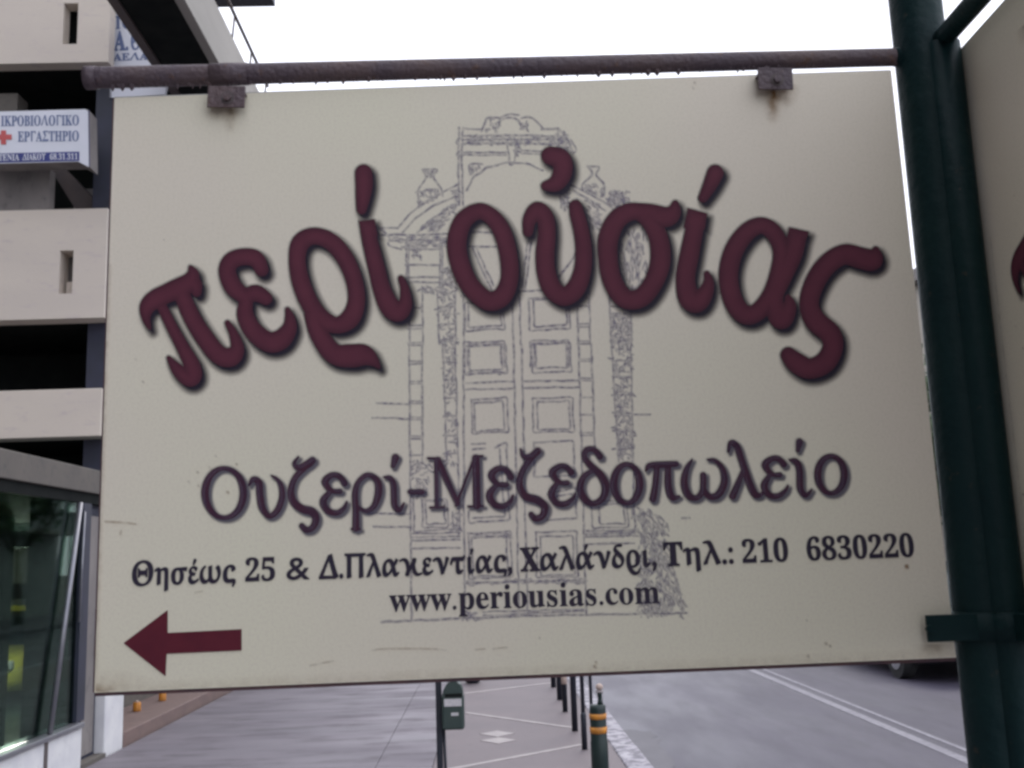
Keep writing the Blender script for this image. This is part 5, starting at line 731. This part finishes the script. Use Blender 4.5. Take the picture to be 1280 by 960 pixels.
def slotted(name, box, slot, Y, th, mt, parent=bld):
    x0, x1, z0, z1 = box; a0, a1, c0, c1 = slot; m = BB()
    # a frame of four butted blocks leaves a real slot
    bm = m.bm
    pts = [(x0, z0), (x1, z0), (x1, z1), (x0, z1)]; hol = [(a0, c0), (a1, c0), (a1, c1), (a0, c1)]
    for Yk in (Y, Y + th):
        o = [bm.verts.new((x, Yk, z)) for x, z in pts]; i = [bm.verts.new((x, Yk, z)) for x, z in hol]
        for k in range(4): bm.faces.new((o[k], o[(k + 1) % 4], i[(k + 1) % 4], i[k]))
        if Yk == Y: of, inn = o, i
        else:
            for k in range(4):
                bm.faces.new((of[k], of[(k + 1) % 4], o[(k + 1) % 4], o[k])); bm.faces.new((inn[k], inn[(k + 1) % 4], i[(k + 1) % 4], i[k]))
    return m.build(name, mt, parent)
B = lambda x0, y0, x1, y1, Y=YF: fr(x0, y0, x1, y1, Y)
par1 = B(-260, 265, 132, 402); slotted('balcony_parapet', par1, B(74, 313, 91, 367), YF, .28, M['render'])
sb = B(70, 308, 95, 372); part('slot_backing', M['concrete'], sb, YF + .30, YF + .34); s2 = B(76, 348, 89, 366); part('slot_block', M['render'], s2, YF + .16, YF + .295)
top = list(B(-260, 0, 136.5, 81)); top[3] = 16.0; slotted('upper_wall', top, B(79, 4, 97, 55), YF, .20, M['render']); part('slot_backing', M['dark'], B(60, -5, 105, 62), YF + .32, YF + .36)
band = B(-260, 491, 127, 551); part('slab_band', M['render'], band, YF - .02, YF + .3, bev=.01)
XC = par1[1]                                            # street corner of the block
# slabs and soffits behind the parapets, recess shade painted near-black
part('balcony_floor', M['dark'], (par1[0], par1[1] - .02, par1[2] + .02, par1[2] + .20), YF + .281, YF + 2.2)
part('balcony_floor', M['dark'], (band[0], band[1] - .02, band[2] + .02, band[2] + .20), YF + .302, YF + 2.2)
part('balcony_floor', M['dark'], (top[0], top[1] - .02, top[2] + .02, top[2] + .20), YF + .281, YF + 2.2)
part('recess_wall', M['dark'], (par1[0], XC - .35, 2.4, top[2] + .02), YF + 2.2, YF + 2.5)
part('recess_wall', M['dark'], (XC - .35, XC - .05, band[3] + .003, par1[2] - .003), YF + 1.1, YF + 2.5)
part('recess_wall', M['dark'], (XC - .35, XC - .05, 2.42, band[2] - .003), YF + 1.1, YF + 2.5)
# column, brace and slab piece between the parapet and the little white sign
part('column', M['concrete'], B(-40, 208, 57, 264), YF + .10, YF + .27)
m = BB(); Yb = YF + .45
m.prism([on_y(58, 203, Yb), on_y(74, 203, Yb), on_y(132, 264, Yb), on_y(96, 264, Yb)], (0, .3, 0)); m.build('brace', M['brown'], bld)
part('lintel', M['concrete'], B(60, 207, 140, 266), YF + .8, YF + 1.0)
part('lintel', M['fascia'], B(-60, 104, 8, 137), YF + .3, YF + .6)
# street side wall, its shade painted in blue-grey, and its windows
sw = empty('x', (0, 0, 0)); bpy.data.objects.remove(sw)
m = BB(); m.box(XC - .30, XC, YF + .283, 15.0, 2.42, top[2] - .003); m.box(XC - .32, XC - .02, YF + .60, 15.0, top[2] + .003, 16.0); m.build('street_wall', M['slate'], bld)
m = BB(); m.box(-13, XC - .36, YF + 2.52, 15.0, 2.42, 16.0); m.build('rear_block', M['fascia'], bld)
m = BB(); m.box(-13, XC + .05, YF - .05, 15.05, 16.005, 16.25); m.build('roof_slab', M['concrete'], bld)
for z in (3.2, 5.9):
    for y in (12.8, 13.9):
        f = part('window', M['alu'], (XC + .001, XC + .05, z, z + 1.35), y, y + 1.0)
        m = BB(); m.box(XC + .051, XC + .057, y + .07, y + .46, z + .07, z + 1.28); m.box(XC + .051, XC + .057, y + .54, y + .93, z + .07, z + 1.28); m.build('pane', M['slate'], f)
# long balcony over the pavement, seen from below
XO = -3.2; ZS = on_x(270, 72, XO).z; ZP = on_x(305, 75, XO).z; ZR = on_x(319, 75, XO).z; XB = on_z(194, 72, ZS).x; XB0 = on_z(183, 72, ZS).x
def bb(name, mt, x0, x1, y0, y1, z0, z1, parent=bld, bev=0):
    m = BB(); m.box(x0, x1, y0, y1, z0, z1, bev); return m.build(name, mt, parent)
bb('balcony_slab', M['dark'], XB + .003, XO - .125, 9.8, 15.0, ZS + .03, ZS + .22)  # underside shade given as near-black colour
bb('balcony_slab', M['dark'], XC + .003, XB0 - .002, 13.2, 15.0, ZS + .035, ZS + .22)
bb('balcony_parapet', M['parapet'], XO - .12, XO, 9.8, 15.0, ZS, ZP, bev=.01)
bb('edge_beam', M['brown'], XB0, XB, 9.8, 15.0, ZS - .005, ZS + .14)
m = BB(); m.tube((XO + .005, 9.8, ZR), (XO + .005, 15.0, ZR), .024, n=10); rl = m.build('handrail', M['brown'], bld)
for y in (9.9, 10.9, 11.9, 12.9, 13.9, 14.9):
    m = BB(); m.tube((XO - .03, y, ZP - .01), (XO, y, ZR - .01), .014, n=8); m.build('rail_post', M['brown'], bld)
e1 = on_z(344, 8, 10.95)
bb('balcony_slab', M['slate'], XC + .003, e1.x, 9.8, e1.y, 10.95, 11.2)

# wall sign: blue letters on white
def font_text(fld, txt, x0, x1, yb, cap, grow=0.1, slope=-.03):
    sx = None; pen = 0; items = []
    for c in txt:
        if c == ' ': pen += 260; continue
        a, g = glyph(c); items.append((c, pen, g)); pen += a
    xa = items[0][1]; xb = items[-1][1] + max(p[0] for l in items[-1][2] for p in l); sx = (x1 - x0) / (xb - xa); sy = cap / CAPH
    for c, pn, g in items:
        fld.poly([[(x0 + (pn + x - xa) * sx, yb + slope * (x0 + (pn + x - xa) * sx - x0) - y * sy) for x, y in l] for l in g], grow, pad=3)
def plane_fill(name, loops, Y, mt, parent):
    cu = bpy.data.curves.new('outline', 'CURVE'); cu.dimensions = '2D'; cu.fill_mode = 'BOTH'
    for l in loops:
        sp = cu.splines.new('POLY'); sp.points.add(len(l) - 1); sp.use_cyclic_u = True
        for k, p in enumerate(l): sp.points[k].co = (p[0] / 10, -p[1] / 10, 0, 1)
    ob = bpy.data.objects.new('outline', cu); COL.objects.link(ob); dg = bpy.context.evaluated_depsgraph_get()
    me = bpy.data.meshes.new_from_object(ob.evaluated_get(dg)); me.name = name; bpy.data.objects.remove(ob); bpy.data.curves.remove(cu)
    for v in me.vertices: v.co = on_y(v.co.x * 10, -v.co.y * 10, Y)
    o = link(name, me, mt, parent); o.location = -Vector(parent.location); return o
lab = empty('laboratory_sign', (-5, YF - .3, 5.5), label='white lightbox with blue Greek lettering and a red cross', cat='sign')
m = BB()
Ys = YF - .35; m.prism([on_y(-60, 141, Ys), on_y(107, 136.5, Ys), on_y(110, 139, Ys), on_y(111, 209, Ys), on_y(98, 202, Ys), on_y(-60, 206, Ys)], (0, .001, 0)); m.build('face', M['signwhite'], lab)
m = BB(); m.prism([on_y(-60, 141.5, Ys + .003), on_y(110.5, 137, Ys + .003), on_y(111.5, 208, Ys + .003), on_y(98, 201, Ys + .003), on_y(-60, 205, Ys + .003)], (0, .28, 0)); m.build('casing', M['concrete'], lab)
m = BB(); m.prism([on_y(110.8, 137.5, Ys + .002), on_y(111.8, 208, Ys + .002), on_y(111.8, 208, Ys + .285), on_y(110.8, 137.5, Ys + .285)], (.006, 0, 0)); m.build('side_panel', M['blue'], lab)
m = BB(); m.prism([on_y(-60, 193, Ys - .004), on_y(99, 189.5, Ys - .004), on_y(99, 201, Ys - .004), on_y(-60, 204.5, Ys - .004)], (0, .002, 0)); m.build('band', M['blue'], lab)
f = Field(-12, 138, 104, 180, .35); font_text(f, 'ΙΚΡΟΒΙΟΛΟΓΙΚΟ', 1.0, 98.5, 157.6, 13, .12, -.012); font_text(f, 'ΕΡΓΑΣΤΗΡΙΟ', 22, 98.5, 177.0, 13, .12, -.012)
plane_fill('lettering', f.loops(), Ys - .004, M['lblue'], lab)
f = Field(-12, 184, 104, 206, .3); font_text(f, 'ΤΕΝΙΑ', -2, 24, 200.8, 8.2, .05, -.012); font_text(f, 'ΔΙΑΚΟΥ', 28, 57, 200.2, 8.2, .05, -.012); font_text(f, '68.31.311', 62, 97, 199.6, 7.6, .0, -.012)
plane_fill('telephone_lettering', f.loops(), Ys - .008, M['signwhite'], lab)
m = BB()
for q in (((1, 162.5), (8, 162.3), (8, 181), (1, 181.2)),):
    m.prism([on_y(x, y, Ys - .006) for x, y in [(1, 163), (7.5, 163), (7.5, 168), (14.5, 168), (14.5, 174.5), (7.5, 174.5), (7.5, 180.5), (1, 180.5), (1, 174.5), (-6, 174.5), (-6, 168), (1, 168)]], (0, .002, 0))
m.build('cross', M['red'], lab)
# white banner with blue letters under the long balcony
ban = empty('advertising_board', (-4.3, 12.6, 8), label='white board with blue letters, partly hidden behind the brown balcony beam', cat='sign')
Yn = YF + .27
m = BB(); m.prism([on_y(143, -14, Yn), on_y(236, -17, Yn), on_y(206, 118, Yn), on_y(139, 122, Yn)], (0, .06, 0)); m.build('board', M['signwhite'], ban)
m = BB(); m.prism([on_y(141, -14, Yn - .01), on_y(142.8, -14, Yn - .01), on_y(138.8, 122, Yn - .01), on_y(137, 122, Yn - .01)], (0, .08, 0)); m.build('trim', M['alu'], ban)
f = Field(138, 0, 240, 125, .4); font_text(f, 'Α.', 143, 160, 63, 24, .7, -.04); font_text(f, 'ΘΥ', 163, 186, 62, 22, .5, -.04); font_text(f, 'ΤΟΥ', 143, 175, 36, 16, .3, -.04)
font_text(f, 'ΜΕΛΑΣ'.replace('Μ', 'Α'), 142, 195, 76, 9, .3, -.04); font_text(f, 'ΤΗΛ.', 143, 205, 110, 24, .6, -.04)
plane_fill('lettering', f.loops(), Yn - .004, M['lblue'], ban)

# ================================================================== glazed shop below
shop = empty('shop_front', (WALLX, 8, 0), label='glazed ground floor shop with taupe fascia and white plinth', cat='shop front')
def sh(name, mt, x0, x1, y0, y1, z0, z1, parent=shop, bev=0):
    m = BB(); m.box(x0, x1, y0, y1, z0, z1, bev); return m.build(name, mt, parent)
X = WALLX
sh('fascia', M['fascia'], X - .12, X + .02, 3.9, 10.15, 2.29, 2.50, bev=.008)
sh('roof', M['concrete'], -13.9, X - .125, 3.9, 12.0, 2.41, 2.52)
sh('ceiling', M['interior'], -13.9, X - .125, 3.9, 22.0, 2.30, 2.405)
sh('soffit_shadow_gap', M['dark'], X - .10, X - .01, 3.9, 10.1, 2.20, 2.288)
pl = sh('plinth', M['white'], X - .12, X + .03, 3.9, 8.98, -.165, .33, bev=.008)
sh('plinth_cap', M['alu'], X - .13, X + .055, 3.9, 8.97, .335, .375, parent=shop, bev=.006)
sh('plinth_joint', M['brown'], X + .0305, X + .036, 8.24, 8.30, .0, .33)
for y0, y1 in ((3.95, 6.02), (6.08, 8.93)):
    sh('pane', M['shopglass'], X - .04, X - .032, y0, y1, .38, 2.195)
sh('mullion', M['alu'], X - .07, X + .01, 6.022, 6.078, .377, 2.198)
# bright post, slightly out of true
m = BB(); m.tube((X + .02, 8.36, .376), (X + .02, 8.80, 2.19), .021, n=14); m.build('mullion', M['alu'], shop)
m = BB(); m.tube((X + .02, 8.86, 1.2), (X + .02, 8.90, 2.12), .010, n=10); m.build('mullion', M['alu'], shop)
sh('jamb', M['slate'], X - .1, X, 8.93, 9.10, .377, 2.198)
sh('door_frame', M['slate'], X - .16, X - .06, 9.102, 9.50, 0, 2.198)
dp = sh('door_panel', M['concrete'], X - .058, X - .05, 9.16, 9.44, .06, 2.1)
m = BB(); m.tube((X - .03, 9.42, .9), (X - .03, 9.42, 1.3), .012, n=8); m.build('handle', M['alu'], shop)
sh('threshold', M['fascia'], X - .15, X + .04, 8.985, 9.52, -.1, .03)
sh('corner_pillar', M['white'], X - .16, X + .02, 9.53, 10.0, -.1, 2.285, bev=.01)
# room behind, floor a little lower than the pavement
ZF = -.38
sh('floor', M['floor'], -14.1, X - .125, 3.95, 22.1, ZF - .1, ZF)
sh('inner_wall', M['interior'], -14.1, X - .2, 22.1, 22.2, ZF, 2.3)
sh('inner_wall', M['interior'], -14.2, -14.1, 3.95, 22.1, ZF, 2.3)
sh('inner_wall', M['interior'], X - .95, X - .85, 10.05, 22.1, ZF, 2.3)
sh('inner_wall', M['interior'], X - .84, X - .2, 10.02, 10.12, ZF, 2.3)
sh('retaining_wall', M['interior'], X - .3, X - .13, 3.9, 10.0, ZF, .3)
sh('reflection_column', M['intlight'], -5.98, -5.78, 12.6, 12.8, ZF, 2.3)  # stands in for a pale street reflection in the glass
sh('inner_beam', M['intlight'], -13.9, -6.0, 14.4, 14.6, 1.98, 2.2)
sh('reflection_counter', M['interior'], -9.0, -5.3, 13.6, 14.0, 1.30, 1.5)  # added in place of a street reflection
sh('ledge', M['intlight'], -9.2, -3.9, 9.6, 10.0, -.5, -.18)
# two small lamps inside
for (px, py, Y, nm, cc, st, lb) in ((20, 733, 15.2, 'lamp', (1, .98, .9, 1), 9, 'small white lamp glowing inside the shop'), (38, 731, 15.4, 'lamp', (1, .45, .15, 1), 2.2, 'small orange lamp glowing beside the white one in the shop')):
    p = on_y(px, py, Y); t = empty(nm, p, label=lb, cat='lamp', group='lamps inside the shop')
    m = MB(); m.lathe((0, 0, 0), [(.005, -.035), (.028, -.02), (.035, 0), (.02, .018), (.008, .024)], 12); m.build('bulb', lamp_mat(nm + '_glow', cc, st), t)
    m = MB(); m.tube((0, 0, .02), (0, 0, 2.3 - p.z), .006, n=6); m.build('cord', M['dark'], t)
    pl_ = bpy.data.lights.new(nm, 'POINT'); pl_.energy = 170 if nm == 'lamp' and st > 5 else 12; pl_.color = cc[:3]; pl_.shadow_soft_size = .04
    po = bpy.data.objects.new('glow', pl_); COL.objects.link(po); po.parent = t; po.location = (0, .0, -.08)

# low terracotta edging and orange markers past the pillar
m = MB(); m.box(X - .70, X - .08, 10.14, 30, -.1, .09, .01); m.box(X - .078, X + .02, 10.02, 30, -.1, .125, .01); m.build('raised_bed_edging', M['terra'], label='low terracotta edged bed along the wall beyond the white pillar', cat='edging')
m = MB(); m.box(X - .84, X - .72, 10.14, 18.4, -.1, 2.28); m.build('side_wall', M['fascia'], label='grey wall running on behind the sign past the white pillar', cat='wall')
for px, py, lb in ((171, 889, 'orange marker post nearer the white pillar'), (203, 876, 'orange marker post farther along the terracotta edging')):
    p = on_z(px, py, .091); t = empty('marker_post', (p.x, p.y, .091), label=lb, cat='marker post', group='orange markers on the terracotta edging')
    m = MB(); m.lathe((0, 0, 0), [(.040, 0), (.042, .008), (.042, .085), (.036, .095)], 14); m.build('body', M['orange'], t)
    m = MB(); m.lathe((0, 0, .096), [(.021, 0), (.018, .012), (.004, .02)], 12); m.build('cap', M['pale'], t)

# ================================================================== bollards along the kerb
def bollard(px, py, h, r, label, material='bollard', band=None, sleeve=False):
    p = on_z(px, py); t = empty('bollard', (p.x, p.y, 0), label=label, cat='bollard', group='dark bollards along the kerb')
    m = MB(); m.lathe((0, 0, 0), [(r, 0), (r, h - .03), (r * .92, h - .01), (r * .6, h), (r * .1, h + .004)], 18); m.build('shaft', M[material], t)
    if sleeve: m = MB(); m.lathe((0, 0, 0), [(r * 1.35, 0), (r * 1.35, .28), (r * 1.02, .30)], 18); m.build('sleeve', M[material], t)
    if band:
        for a, b in band: m = MB(); m.lathe((0, 0, a), [(r * .9, 0), (r + .002, .001), (r + .002, b - a - .001), (r * .9, b - a)], 18); m.build('band', M['pale'], t)
    return t
bollard(691.9, 858.9, .95, .032, 'farthest thin dark bollard, leftmost of the row')
bollard(699.8, 874.7, .95, .032, 'second farthest thin dark bollard of the kerb row')
bollard(706.6, 889.6, .95, .028, 'thin dark bollard with a pale band', band=[(.28, .42)])
bollard(718.8, 913.6, .95, .029, 'thin dark bollard where the inlaid pale strip ends')
bollard(731.0, 936.6, .95, .018, 'thin dark bollard with a thicker sleeve at its foot', sleeve=True)
bollard(742.5, 957, .95, .013, 'thin dark bollard standing just behind the banded one')
p = on_z(764, 1018); nb = empty('bollard', (p.x - .055, p.y, 0), label='nearest stout green bollard with two orange bands and a knob', cat='bollard', group='dark bollards along the kerb')
r = .052
m = MB(); m.lathe((0, 0, 0), [(r * 1.06, 0), (r * 1.06, .44), (r, .45), (r, .64), (r * .96, .662), (r * .35, .668)], 28); m.build('shaft', M['bollardg'], nb)
for a, b in ((.578, .612), (.492, .532)):
    m = MB(); m.lathe((0, 0, a), [(r * .9, 0), (r + .003, .001), (r + .003, b - a - .001), (r * .9, b - a)], 28); m.build('band', M['orange'], nb)
m = MB(); m.lathe((.018, 0, .666), [(.02, 0), (.015, .02), (.014, .06), (.02, .068)], 14); m.build('neck', M['bollardg'], nb)
m = MB(); m.lathe((.018, 0, .735), [(.012, 0), (.026, .006), (.027, .012), (.012, .018)], 14); m.build('collar', M['inlay'], nb)
m = MB(); m.lathe((.018, 0, .754), [(.012, 0), (.021, .008), (.024, .02), (.018, .033), (.004, .04)], 14); m.build('knob', M['pale'], nb)

# ================================================================== litter bin on its posts
YB = 6.7
q = on_y(549, 900, YB); lb_ = empty('litter_bin', (q.x, YB, 0), label='small green litter bin with white sticker on thin dark posts', cat='litter bin')
wpx = YB / F
m = MB(); m.box(-.019, .019, -.02, .02, 0, 1.15, .004); m.build('post', M['bollard'], lb_)
dx2 = on_y(555.5, 930, YB).x - q.x
m = MB(); m.tube((dx2 + .012, 0, 0), (dx2 - .004, 0, .66), .010, n=10); m.build('post', M['bollard'], lb_)
m = MB(); m.box(0, dx2, -.008, .008, .48, .495); m.build('cross_tie', M['bollard'], lb_)
z0 = on_y(567, 910, YB).z; z1 = on_y(567, 866, YB).z; x0 = on_y(553, 890, YB).x - q.x; x1 = on_y(580.5, 890, YB).x - q.x
m = MB(); m.box(x0, x1, -.085, .06, z0, z1, .014); body = m.build('bin_body', M['bin'], lb_)
m = MB()
xm = (x0 + x1) / 2; hw = (x1 - x0) / 2
prof = [(x0 + .004, z1), (x1 - .004, z1), (x1 - .006, z1 + .02), (xm + hw * .72, z1 + .055), (xm + hw * .2, z1 + .085), (xm - hw * .35, z1 + .07), (xm - hw * .8, z1 + .03)]
m.prism([(x, -.08, z + .001) for x, z in prof], (0, .135, 0)); m.build('lid', M['bin'], lb_)
m = MB(); m.box(xm - hw * .3, xm + hw * .95, -.0805, -.02, z1 + .086, z1 + .097, .003); m.build('lid_rim', M['label'], lb_)
def onb(name, a, b, c, d, mt): 
    A = on_y(a, b, YB - .087); C_ = on_y(c, d, YB - .087); m = MB(); m.box(A.x - q.x, C_.x - q.x, -.0875, -.0855, C_.z, A.z); m.build(name, mt, body)
onb('sticker', 555, 874, 577, 882.5, M['label']); onb('sticker', 564, 891, 573, 894.5, M['label']); onb('opening', 556, 867.5, 578, 871, M['dark'])
# dark tub farther off
p = on_z(591, 853.5); tb = empty('plant_tub', (p.x, p.y, 0), label='low dark round tub on the pavement behind the litter bin', cat='tub')
m = MB(); m.lathe((0, 0, 0), [(.07, 0), (.10, .02), (.11, .3), (.125, .31), (.125, .34), (.1, .335)], 20); m.build('tub', M['bollard'], tb)
m = MB(); m.lathe((0, 0, .28), [(.01, 0), (.098, .01), (.09, .03), (.01, .05)], 16); m.build('soil', M['soil'], tb)

# utility cabinet behind the pole on the right
q2 = on_y(1263, 848, 1.8); cb = empty('utility_cabinet', (q2.x, 1.8, 0), label='dark green metal cabinet low at the right edge behind the pole', cat='cabinet')
m = MB(); m.box(0, .5, 0, .10, .0, q2.z - .03, .008); m.build('housing', M['green'], cb)
m = MB(); m.box(-.006, .506, -.006, .106, q2.z - .029, q2.z, .006); m.build('lid', M['green'], cb)
m = MB(); m.box(.04, .46, -.006, .0, .12, q2.z - .08, .002); dd = m.build('door', M['green'], cb)
m = MB(); m.box(.40, .43, -.016, -.006, .7, .8, .003); m.build('handle', M['bollard'], dd)

# ================================================================== cars
def make_car(name, loc_, rz, paint, label, cat='car', taxi=False):
    t = empty(name, loc_, rz, label=label, cat=cat)
    # y is the length axis (front at -y), stations: y, half width, z floor, z belt
    st = [(-2.05, .60, .34, .60), (-1.98, .74, .26, .68), (-1.75, .82, .22, .76), (-1.0, .85, .20, .86), (-.4, .86, .20, .92), (.6, .86, .20, .94), (1.3, .85, .20, .95), (1.8, .80, .24, .93), (2.0, .70, .34, .88), (2.05, .6, .42, .75)]
    m = MB(); rings = []
    for y, w, z0_, z1_ in st:
        prof = [(-w * .9, z0_), (-w, z0_ + .12), (-w * 1.0, (z0_ + z1_) / 2 + .05), (-w * .94, z1_ - .03), (-w * .8, z1_), (w * .8, z1_), (w * .94, z1_ - .03), (w, (z0_ + z1_) / 2 + .05), (w, z0_ + .12), (w * .9, z0_)]
        rings.append([m.bm.verts.new((x, y, z)) for x, z in prof])
    for a_, b_ in zip(rings, rings[1:]):
        for i in range(10):
            f = m.bm.faces.new((a_[i], a_[(i + 1) % 10], b_[(i + 1) % 10], b_[i])); f.smooth = True
    m.bm.faces.new(rings[0][::-1]); m.bm.faces.new(rings[-1]); m.build('body', M[paint], t)
    gs = [(-.95, .74, .87, .87), (-.35, .66, .90, 1.36), (.1, .64, .92, 1.44), (.9, .64, .93, 1.43), (1.35, .66, .94, 1.30), (1.85, .70, .92, .94)]
    m = MB(); rings = []
    for y, w, z0_, z1_ in gs: rings.append([m.bm.verts.new(v) for v in ((-.78, y, z0_), (-w, y, z1_ - .001), (-w * .8, y, z1_ + .02), (w * .8, y, z1_ + .02), (w, y, z1_ - .001), (.78, y, z0_))])
    for a_, b_ in zip(rings, rings[1:]):
        for i in range(5): m.bm.faces.new((a_[i], a_[i + 1], b_[i + 1], b_[i])).smooth = i in (1, 2, 3)
    m.bm.faces.new(rings[0][::-1]); m.bm.faces.new(rings[-1]); m.build('cabin_glass', M['pane_dark'], t)
    m = MB()                                        # roof skin and pillars in body colour
    m.prism([(-.53, -.30, 1.39), (.53, -.30, 1.39), (.53, 1.30, 1.37), (-.53, 1.30, 1.37)], (0, 0, .085))
    m.build('roof', M[paint], t)
    for s in (-1, 1):
        m = MB(); m.tube((s * .785, -.93, .86), (s * .665, -.35, 1.375), .03, n=8); m.tube((s * .665, -.35, 1.375), (s * .665, 1.33, 1.34), .03, n=8); m.tube((s * .665, 1.33, 1.34), (s * .72, 1.86, .94), .04, n=8); m.tube((s * .79, .45, .92), (s * .66, .45, 1.42), .03, n=8)
        m.build('pillar', M[paint], t)
        for y in (-1.30, 1.28):
            m = MB(); m.tube((s * .70, y, .30), (s * .875, y, .30), .30, n=28); w = m.build('tyre', M['tyre'], t)
            m = MB(); m.tube((s * .86, y, .30), (s * .882, y, .30), .19, n=20); m.build('rim', M['rim'], w)
        m = MB(); m.box(s * .45, s * .74, -2.06, -1.93, .56, .70, .03); m.build('headlight', M['lampglass'], t)
        m = MB(); m.box(s * .5, s * .74, 1.96, 2.06, .68, .84, .02); m.build('tail_light', M['red'], t)
        m = MB(); m.box(s * .84, s * 1.0, -.72, -.60, .92, 1.04, .03); m.build('wing_mirror', M[paint], t)
    m = MB(); m.box(-.62, .62, -2.11, -1.95, .34, .48, .04); m.build('bumper', M[paint], t)
    m = MB(); m.box(-.4, .4, -2.075, -2.0, .50, .60, .01); m.build('grille', M['dark'], t)
    if taxi: m = MB(); m.box(-.16, .16, .2, .36, 1.477, 1.58, .02); m.build('roof_light', M['label'], t)
    return t
M['pane_dark'] = mat('dark_car_glass', (.01, .025, .03, 1), (.008, .02, .022, 1), rough=.1, scale=2)
p = on_z(1160, 858, -.13)
make_car('parked_car', (p.x + .85, p.y + 2.2, -.13), 0, 'carpaint', 'dark parked car across the road, mostly hidden behind sign and pole')
make_car('taxi', (on_y(27, 800, 16.3).x - .85, 18.3, ZF), 0, 'yellow', 'yellow car seen through the shop glass at far left', taxi=True)

# ================================================================== across the street and beyond (seen mirrored in the shop glass)
def far_building(x0, x1, y0, y1, h, mt, label, fl=3.1):
    o = empty('far_building', ((x0 + x1) / 2, y0, 0), label=label, cat='building')
    m = BB(); m.box(x0, x1, y0, y1, -.1, h); m.build('walls', M[mt], o)
    m = BB(); m.box(x0 - .25, x1 + .25, y0 - .25, y1 + .25, h + .002, h + .3); m.build('roof', M['concrete'], o)
    sgn = -1 if x0 > 0 else 1; xf = x0 if x0 > 0 else x1
    k = 0
    while 3.2 + k * fl + 1.8 < h:
        y = y0 + 1
        while y + 1.6 < y1:
            m = BB(); m.box(xf + sgn * .002, xf + sgn * .06, y, y + 1.4, 3.6 + k * fl, 5.0 + k * fl); w = m.build('window', M['alu'], o)
            m = BB(); m.box(xf + sgn * .061, xf + sgn * .07, y + .08, y + 1.32, 3.68 + k * fl, 4.92 + k * fl); m.build('pane', M['pane_dark'], w); y += 2.6
        m = BB(); m.box(xf + sgn * .003, xf + sgn * 1.1, y0 + .5, y1 - .5, 3.15 + k * fl, 3.3 + k * fl); b_ = m.build('balcony', M['parapet'], o)
        m = BB(); m.box(xf + sgn * 1.0, xf + sgn * 1.1, y0 + .5, y1 - .5, 3.302 + k * fl, 4.1 + k * fl); m.build('railing', M[mt], b_); k += 1
far_building(11, 22, 14, 27, 8.0, 'beige', 'beige apartment block across the road')
far_building(11, 23, 28.5, 44, 8.7, 'grey', 'grey apartment block farther down across the road')
far_building(-16, -4.7, 18.5, 34, 7.6, 'grey', 'low grey building beyond the apartment block on the left')
def tree(x, y, h, seed, label, lm):
    Rr = random.Random(seed); t = empty('street_tree', (x, y, 0), label=label, cat='tree', group='trees on the far pavement')
    m = MB(); m.tube((0, 0, -.05), (.1, 0, h * .42), .16, .10, n=10, rings=4, wob=.06)
    for k in range(7):
        a = k * .9 + Rr.uniform(-.3, .3); e = Vector((math.cos(a) * h * .25, math.sin(a) * h * .25, h * Rr.uniform(.6, .85))); m.tube((.1, 0, h * .4), e, .06, .02, n=6)
    m.build('trunk', M['bark'], t); m = MB()
    blobs = [(Rr.gauss(0, h * .15), Rr.gauss(0, h * .15), h * Rr.uniform(.5, .95), h * Rr.uniform(.09, .17)) for _ in range(16)]
    for _ in range(2600):
        bx, by, bz, br = Rr.choice(blobs); v = Vector((Rr.gauss(0, 1), Rr.gauss(0, 1), Rr.gauss(0, 1))).normalized() * br * Rr.uniform(.6, 1.05)
        c = Vector((bx, by, bz)) + v; s = Rr.uniform(.07, .16); u = Vector((Rr.gauss(0, 1), Rr.gauss(0, 1), Rr.gauss(0, 1))).normalized(); w = u.orthogonal().normalized() * s; u *= s
        m.quad(c - u, c - w * .6, c + u, c + w * .6)
    m.build('crown', M[lm], t)
# unseen block added on the near left to shade the second sign
nb_ = empty('unseen_shade_block', (-10, -8, 0), label='unseen grey block added beside the near pavement to shade the second sign', cat='building')
m = BB(); m.box(-16, -3.6, -20, 3.6, -.1, 12.6); m.build('walls', M['grey'], nb_)
for k in range(3):
    m = BB(); m.box(-3.598, -2.6, -19, 3.2, 3.3 + 3 * k, 3.5 + 3 * k); b_ = m.build('balcony', M['fascia'], nb_)
    m = BB(); m.box(-2.7, -2.6, -19, 3.2, 3.502 + 3 * k, 4.4 + 3 * k); m.build('railing', M['fascia'], b_)
    for y in range(-18, 3, 4):
        m = BB(); m.box(-3.598, -3.55, y, y + 1.6, 3.7 + 3 * k, 5.6 + 3 * k); m.build('window', M['pane_dark'], nb_)
tree(8.6, 20, 5.2, 1, 'broad green tree nearest on the far pavement', 'leaf')
tree(8.9, 27, 6.0, 2, 'tall deep green tree on the far pavement, middle one', 'leafd')
tree(8.6, 35, 5.5, 3, 'green tree farthest down the far pavement', 'leaf')
